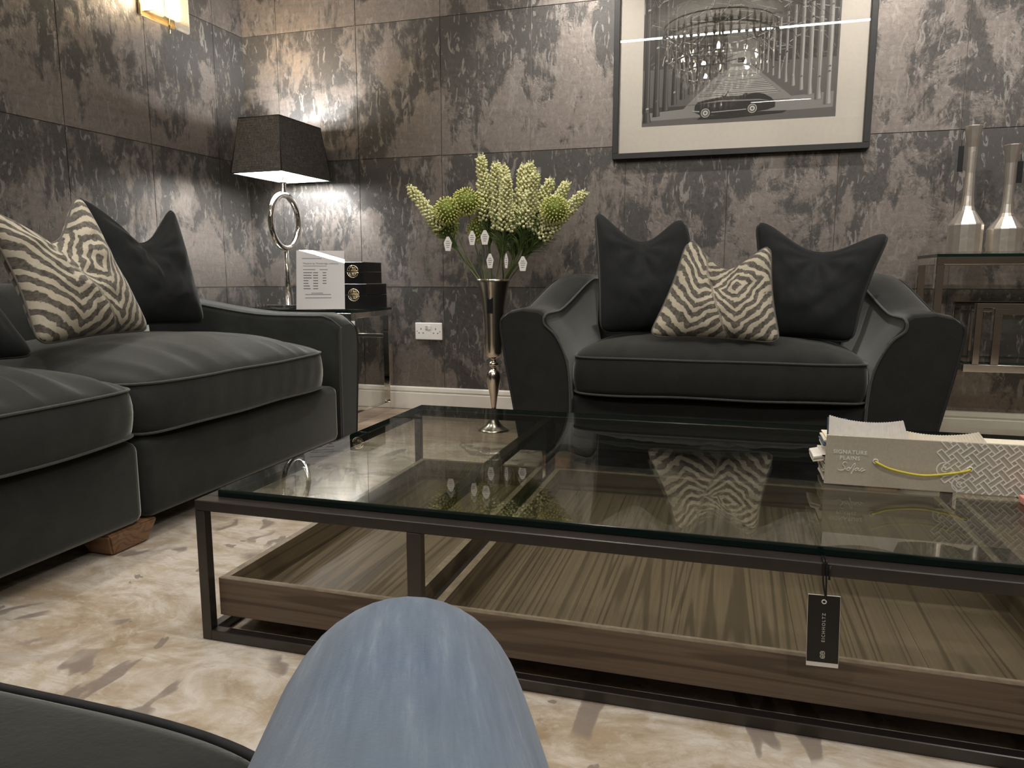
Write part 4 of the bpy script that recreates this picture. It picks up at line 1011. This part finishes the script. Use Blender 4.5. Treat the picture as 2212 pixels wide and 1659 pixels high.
for x in (cx0, cx1 - cb): cbar('side_rail', (x, cy0 + cb, cz - 0.013 - cb), (x + cb, cy1 - cb, cz - 0.013))
for x in (0.925, 2.095): cbar('side_rail', (x, cy0 + cb, 0.345), (x + cb, cy1 - cb, 0.345 + cb))
for nm, a, b in (('glass_top', (cx0, cy0, cz - 0.0125), (cx1, cy1, cz - 0.001)), ('glass_shelf', (0.935, cy0 + cb, 0.3755), (2.115, cy1 - cb, 0.383))):
    bm = bmesh.new(); add_box(bm, a, b); bmesh.ops.recalc_face_normals(bm, faces=bm.faces[:])
    for f in bm.faces: f.material_index = 1 if abs(f.normal.z) < 0.9 else 0
    obj(nm, bm, ['glass', 'glass_edge'], co)
def bottle(cx, cy, H_, label, tagside):
    t = thing('bottle_vase', label, 'vase', (cx, cy, cz), 'long-necked silver vases on the console')
    k = H_ / 0.505
    prof = [(0.062, 0.0), (0.0635, 0.01), (0.0645, 0.115 * k), (0.0625, 0.12 * k), (0.030, 0.172 * k), (0.024, 0.19 * k), (0.020, 0.23 * k), (0.0175, 0.32 * k), (0.0205, 0.42 * k), (0.033, 0.5 * k), (0.0325, 0.502 * k), (0.019, 0.42 * k), (0.015, 0.3 * k)]
    bm = lathe(prof, 15, (cx, cy, cz + 0.0006), False); o = obj('body', bm, 'hammered_silver', t)
    obj('price_tag', rbox((cx + tagside * 0.036 - 0.010, cy + 0.012, cz + 0.33 * k), (cx + tagside * 0.036 + 0.010, cy + 0.0135, cz + 0.43 * k), 0.0004, 1), 'tag_black', t)
    obj('tag_cord', tube(catmull([(cx + tagside * 0.036, cy + 0.0127, cz + 0.43 * k), (cx + tagside * 0.036, cy + 0.012, cz + 0.48 * k), (cx + tagside * 0.027, cy + 0.006, cz + 0.497 * k)], 4), 0.001, 5), 'cord_black', t)
bottle(0.925, 3.455, 0.51, 'taller of two long-necked silver bottle vases on the console', -1)
bottle(1.072, 3.47, 0.432, 'shorter long-necked silver bottle vase nearer the picture edge', 1)

# ================================================================== FRAMED PHOTOGRAPH
FX0, FX1, FZ0, FZ1 = -0.566, 0.578, 1.290, 2.25
fr = thing('framed_picture', 'large black framed photograph of a vintage car under trees', 'picture', (0.006, BW - 0.004, 1.77))
fy0, fy1, fw = BW - 0.042, BW - 0.004, 0.027
for a, b in (((FX0, fy0, FZ0), (FX1, fy1, FZ0 + fw)), ((FX0, fy0, FZ1 - fw), (FX1, fy1, FZ1)), ((FX0, fy0, FZ0 + fw), (FX0 + fw, fy1, FZ1 - fw)), ((FX1 - fw, fy0, FZ0 + fw), (FX1, fy1, FZ1 - fw))):
    obj('frame_side', rbox(a, b, 0.0015, 1), 'frame_black', fr)
yb = BW - 0.020
obj('backing', box((FX0 + fw, BW - 0.018, FZ0 + fw), (FX1 - fw, BW - 0.008, FZ1 - fw)), 'frame_black', fr)
px0, px1, pz0, pz1 = -0.428, 0.432, 1.437, 2.11
for a, b in (((FX0 + fw, FZ0 + fw), (FX1 - fw, pz0)), ((FX0 + fw, pz1), (FX1 - fw, FZ1 - fw)), ((FX0 + fw, pz0), (px0, pz1)), ((px1, pz0), (FX1 - fw, pz1))):
    obj('mount_board', box((a[0], yb - 0.0025, a[1]), (b[0], yb + 0.0015, b[1])), 'mat_board', fr)
PWd = px1 - px0
PM = ['ph_dark', 'ph_deep', 'ph_mid', 'ph_grey', 'ph_lite', 'ph_pale']
pr_ = bmesh.new(); layer = [0]
def poly(pts, mi):
    layer[0] += 1; y = yb - 0.00001 * layer[0] * 0.12
    f = pr_.faces.new([pr_.verts.new((px0 + max(0, min(1, u)) * PWd, y, pz0 + max(0, min(v, (pz1 - pz0) / PWd)) * PWd)) for u, v in pts]); f.material_index = mi
rnd = random.Random(8); VM = (pz1 - pz0) / PWd
poly([(0, 0), (1, 0), (1, VM), (0, VM)], 1)
poly([(0, 0.10), (1, 0.10), (1, 0.3), (0, 0.3)], 2)
poly([(0, 0), (1, 0), (1, 0.13), (0, 0.07)], 3)
poly([(0.0, 0.0), (1, 0.0), (1, 0.05), (0, 0.03)], 2)
poly([(0.22, 0.08), (0.80, 0.10), (0.56, 0.30), (0.45, 0.30)], 3)
poly([(0.36, 0.13), (0.72, 0.14), (0.555, 0.285), (0.465, 0.285)], 4)
for k in range(18): 
    v = 0.10 + 0.17 * (k / 18) ** 0.8; cw = 0.25 * (0.31 - v) / 0.2; c = 0.51
    poly([(c - cw, v), (c + cw, v + 0.002), (c + cw, v + 0.006), (c - cw, v + 0.004)], rnd.choice((2, 3, 3)))
poly([(0.43, 0.29), (0.60, 0.29), (0.60, 0.40), (0.55, 0.5), (0.47, 0.5), (0.43, 0.4)], 3)
poly([(0.47, 0.30), (0.565, 0.30), (0.56, 0.36), (0.475, 0.36)], 4)
poly([(0.50, 0.305), (0.54, 0.305), (0.54, 0.33), (0.50, 0.33)], 1)
# canopy strokes
for k in range(520):
    u, v = rnd.random(), rnd.uniform(0.30, VM); a = rnd.uniform(-1.2, 1.2) + (0.6 if u < 0.5 else -0.6); L = rnd.uniform(0.02, 0.11); wq = rnd.uniform(0.001, 0.005)
    if 0.42 < u < 0.6 and v < 0.42: continue
    du, dv = math.cos(a) * L, math.sin(a) * L
    poly([(u, v), (u + du, v + dv), (u + du * 1.02, v + dv + wq), (u - wq, v + wq * 1.5)], rnd.choice((0, 0, 0, 1, 2, 2, 3, 3, 4)))
# trunks, small far ones first
for side in (0, 1):
    for k in range(13):
        s = (k / 12.0) ** 1.5
        u = (0.44 - 0.43 * s) if side == 0 else (0.60 + 0.39 * s)
        vb_ = 0.27 - 0.25 * s if side == 0 else 0.27 - 0.235 * s
        wd = 0.006 + 0.024 * s; vt = vb_ + 0.16 + 0.55 * s
        for q, mi in ((0, 0 if side == 0 else 2), (1, 1 if side == 0 else 3), (2, 2 if side == 0 else 4)):
            a0, a1 = [(0, 1), (0.35, 1.0), (0.62, 0.9)][q]
            jj = [rnd.uniform(-0.1, 0.1) for _ in range(4)]
            poly([(u - wd * 0.2 + wd * a0 * 1.3, vb_), (u - wd * 0.2 + wd * a1 * 1.5, vb_ + 0.004), (u + wd * (a1 + jj[0]), vb_ + 0.06), (u + wd * (a1 + jj[1]), (vb_ + vt) / 2), (u + wd * a1 * 0.9, vt), (u + wd * a0, vt), (u + wd * (a0 + jj[2]), (vb_ + vt) / 2)], mi)
        for _ in range(3):
            vv = rnd.uniform(vb_ + 0.03, vt); poly([(u + wd * 0.3, vv), (u + wd * 0.9, vv + 0.004), (u + wd * 0.8, vv + 0.012), (u + wd * 0.4, vv + 0.01)], rnd.choice((0, 2, 4)))
for k in range(420):
    u, v = rnd.random(), rnd.uniform(0.40, VM); a = rnd.uniform(-1.3, 1.3) + (0.7 if u < 0.5 else -0.7); L = rnd.uniform(0.015, 0.08); wq = rnd.uniform(0.001, 0.004)
    if v < 0.40 + 0.25 * abs(u - 0.5): continue
    du, dv = math.cos(a) * L, math.sin(a) * L
    poly([(u, v), (u + du, v + dv), (u + du * 1.02, v + dv + wq), (u - wq, v + wq * 1.5)], rnd.choice((0, 0, 0, 1, 1, 2, 3, 3, 4)))
# shadow and car
poly([(0.30, 0.025), (0.45, 0.022), (0.74, 0.036), (0.76, 0.046), (0.55, 0.05), (0.32, 0.04)], 0)
poly([(0.283, 0.065), (0.285, 0.095), (0.30, 0.115), (0.35, 0.125), (0.41, 0.133), (0.425, 0.138), (0.455, 0.165), (0.46, 0.163), (0.447, 0.138), (0.50, 0.136), (0.55, 0.138), (0.60, 0.146), (0.64, 0.138), (0.68, 0.115), (0.70, 0.09), (0.70, 0.068), (0.66, 0.056), (0.60, 0.05), (0.40, 0.045), (0.31, 0.05)], 0)
poly([(0.30, 0.105), (0.42, 0.118), (0.62, 0.112), (0.68, 0.10), (0.62, 0.106), (0.42, 0.110)], 3)
poly([(0.43, 0.139), (0.452, 0.163), (0.456, 0.161), (0.44, 0.139)], 4); poly([(0.53, 0.136), (0.545, 0.148), (0.56, 0.146), (0.555, 0.134)], 1)
poly([(0.37, 0.056), (0.56, 0.062), (0.56, 0.066), (0.37, 0.060)], 4); poly([(0.27, 0.066), (0.31, 0.062), (0.31, 0.068), (0.272, 0.072)], 4)
def disc(cu, cv, r, mi, n=18): poly([(cu + r * math.cos(2*PI*k/n), cv + r * math.sin(2*PI*k/n)) for k in range(n)], mi)
for cu, cv in ((0.342, 0.056), (0.585, 0.066)):
    disc(cu, cv, 0.031, 0); disc(cu, cv, 0.024, 4); disc(cu, cv, 0.019, 1); disc(cu, cv, 0.014, 5); disc(cu, cv, 0.006, 2)
for f in pr_.faces: f.normal_update()
for f in pr_.faces:
    if f.normal.y > 0: f.normal_flip()
obj('photo_print', pr_, PM, fr, fixn=False)
obj('glazing', box((FX0 + fw, fy0 + 0.010, FZ0 + fw), (FX1 - fw, fy0 + 0.012, FZ1 - fw)), 'glass_clear', fr)

# ================================================================== WALL SCONCE
sX = LW - 0.035
sc_ = thing('wall_sconce', 'glowing crystal slab wall light high on the papered wall', 'wall light', (sX, 3.08, 2.0))
obj('back_plate', rbox((sX + 0.0, 2.98, 1.93), (sX + 0.02, 3.2, 2.20), 0.003, 1), 'brass', sc_)
obj('shelf_plate', rbox((sX + 0.02, 2.99, 1.945), (sX + 0.085, 3.22, 1.952), 0.001, 1), 'brass', sc_)
for (y0, y1, x0, x1, z0, z1) in ((2.90, 3.03, 0.09, 0.112, 1.925, 2.24), (3.035, 3.12, 0.10, 0.125, 1.93, 2.26), (3.125, 3.215, 0.075, 0.098, 1.905, 2.22), (2.93, 3.0, 0.05, 0.075, 1.96, 2.2)):
    bm = box((sX + x0, y0, z0), (sX + x1, y1, z1)); bmesh.ops.bevel(bm, geom=bm.edges[:], offset=0.007, segments=1, affect='EDGES')
    obj('crystal_slab', bm, 'crystal_slab', sc_)
obj('rod', tube([(sX + 0.07, 3.10, 1.88), (sX + 0.07, 3.10, 1.96)], 0.0045, 8), 'brass', sc_)
for y in (2.99, 3.06, 3.14): obj('bulb', lathe([(0.004, 0), (0.009, 0.01), (0.011, 0.03), (0.007, 0.05), (0.001, 0.058)], 12, (sX + 0.05, y, 1.965)), 'bulb_warm', sc_)
point('wall_sconce_light', (sX + 0.065, 3.06, 2.06), 6.5, (1, 0.78, 0.5), 0.02)

# ================================================================== CHANDELIER (seen in the picture glass)
ch = thing('crystal_chandelier', 'tiered crystal chandelier hanging above the coffee table', 'chandelier', (-0.13, 1.5, CEIL))
HX, HY = -0.13, 1.5
obj('rod', tube([(HX, HY, 2.05), (HX, HY, CEIL)], 0.008, 10), 'chrome', ch); obj('canopy', lathe([(0.06, 0), (0.06, 0.02), (0.01, 0.025)], 24, (HX, HY, CEIL - 0.0255)), 'chrome', ch)
cr = bmesh.new(); octa(cr, (0, 0, -0.035), (0, 0, -1), 0.011, 0.032); cme = bpy.data.meshes.new('crystal_drop')
for f in cr.faces: f.smooth = False
cr.to_mesh(cme); cr.free(); cme.materials.append(MATS['crystal_cut'])
for rr, zq, n in ((0.40, 2.53, 46), (0.40, 2.45, 46), (0.36, 2.37, 42), (0.31, 2.29, 38), (0.26, 2.21, 32), (0.20, 2.13, 26), (0.13, 2.06, 18)):
    obj('ring', tube([(HX + rr * math.cos(a), HY + rr * math.sin(a), zq) for a in [2*PI*k/40 for k in range(40)]], 0.006, 6, True), 'chrome', ch)
    for k in range(n):
        a = 2 * PI * k / n; o = bpy.data.objects.new('crystal_drop', cme); C.objects.link(o); o.parent = ch; o.location = Vector((HX + rr * math.cos(a), HY + rr * math.sin(a), zq - 0.004)) - Vector((HX, HY, CEIL)); o.scale = (1.3, 1.3, 1.4)
    for k in range(4): obj('arm', tube([(HX, HY, zq + 0.02), (HX + rr * math.cos(k * PI / 2), HY + rr * math.sin(k * PI / 2), zq)], 0.003, 5), 'chrome', ch)
for k in range(8):
    a = 2 * PI * k / 8; obj('bulb', lathe([(0.004, 0), (0.011, 0.012), (0.013, 0.03), (0.008, 0.05), (0.001, 0.062)], 12, (HX + 0.26 * math.cos(a), HY + 0.26 * math.sin(a), 2.30)), 'bulb_chandelier', ch)
for k in range(3):
    a = 2 * PI * k / 3; point('chandelier_light', (HX + 0.2 * math.cos(a), HY + 0.2 * math.sin(a), 2.24), 7, (1, 0.93, 0.84), 0.015)

# ================================================================== THE PHOTOGRAPHER'S SEAT AND KNEE
s2 = thing('near_sofa', 'charcoal velvet sofa in the near corner under the photographer', 'sofa', (0.1, -0.2, 0))
seat_cushion(-1.35, -0.213, -0.75, 0.345, 0.30, 0.434, 0.03, '-Y', 'velvet', 'piping_dark', s2, 31, 0.0)
seat_cushion(-0.20, 0.80, -0.75, 0.26, 0.294, 0.352, 0.004, '-Y', 'velvet', 'piping_dark', s2, 33, 0.0)
obj('base', rbox((-1.36, -0.95, 0.066), (0.82, 0.33, 0.292), 0.03, 3), 'velvet', s2, smooth=True)
obj('back', rbox((-1.36, -0.98, 0.29), (0.82, -0.76, 0.74), 0.06, 4), 'velvet', s2, smooth=True)
for fx in (-1.28, 0.74):
    for fy in (-0.88, 0.25): foot(s2, fx, fy, 0.05, 0.05, RUGZ, 0.0658)
pe = thing('person', 'seated person in light blue jeans with one raised knee', 'person', (0.05, 0.0, 0))
path = [(-0.205, 0.40, 0.075), (-0.208, 0.445, 0.24), (-0.206, 0.455, 0.36), (-0.194, 0.412, 0.431), (-0.130, 0.26, 0.452), (-0.03, 0.02, 0.475), (0.05, -0.25, 0.50), (0.14, -0.42, 0.52), (0.27, -0.26, 0.49), (0.40, 0.0, 0.465), (0.45, 0.20, 0.44), (0.46, 0.24, 0.38), (0.46, 0.25, 0.24), (0.46, 0.20, 0.075)]
rads = [0.056, 0.066, 0.075, 0.077, 0.082, 0.092, 0.105, 0.13, 0.105, 0.092, 0.080, 0.076, 0.068, 0.056]
P = catmull(path, 10); RR = [v.x for v in catmull([(r, 0, 0) for r in rads], 10)]
bm = bmesh.new(); add_tube(bm, P, RR, 40, caps=False)
uvl = bm.loops.layers.uv.new('UVMap'); bm.verts.index_update()
for f in bm.faces:
    vi = [l.vert.index for l in f.loops]; wrap = any(v % 40 == 39 for v in vi) and any(v % 40 == 0 for v in vi)
    for l in f.loops:
        r_, k_ = divmod(l.vert.index, 40); l[uvl].uv = ((40 if (wrap and k_ == 0) else k_) / 40 * 0.52, r_ / len(P) * 2.2)
bm.faces.new([bm.verts[i] for i in range(39, -1, -1)]) if False else None
o = obj('jeans', bm, 'denim', pe)
for sx, sy in ((-0.235, 0.42), (0.46, 0.26)):
    secs = []
    for k, (yy, wdt, hh) in enumerate(((-0.12, 0.03, 0.07), (-0.10, 0.038, 0.085), (-0.04, 0.042, 0.09), (0.03, 0.045, 0.075), (0.10, 0.045, 0.055), (0.155, 0.035, 0.045), (0.175, 0.018, 0.035))):
        secs.append([(sx + wdt * math.cos(a), sy + yy - 0.03, RUGZ + 0.002 + hh * (0.5 + 0.5 * math.sin(a))) for a in [2*PI*q/14 for q in range(14)]])
    obj('shoe', loft(secs), 'shoe_leather', pe)
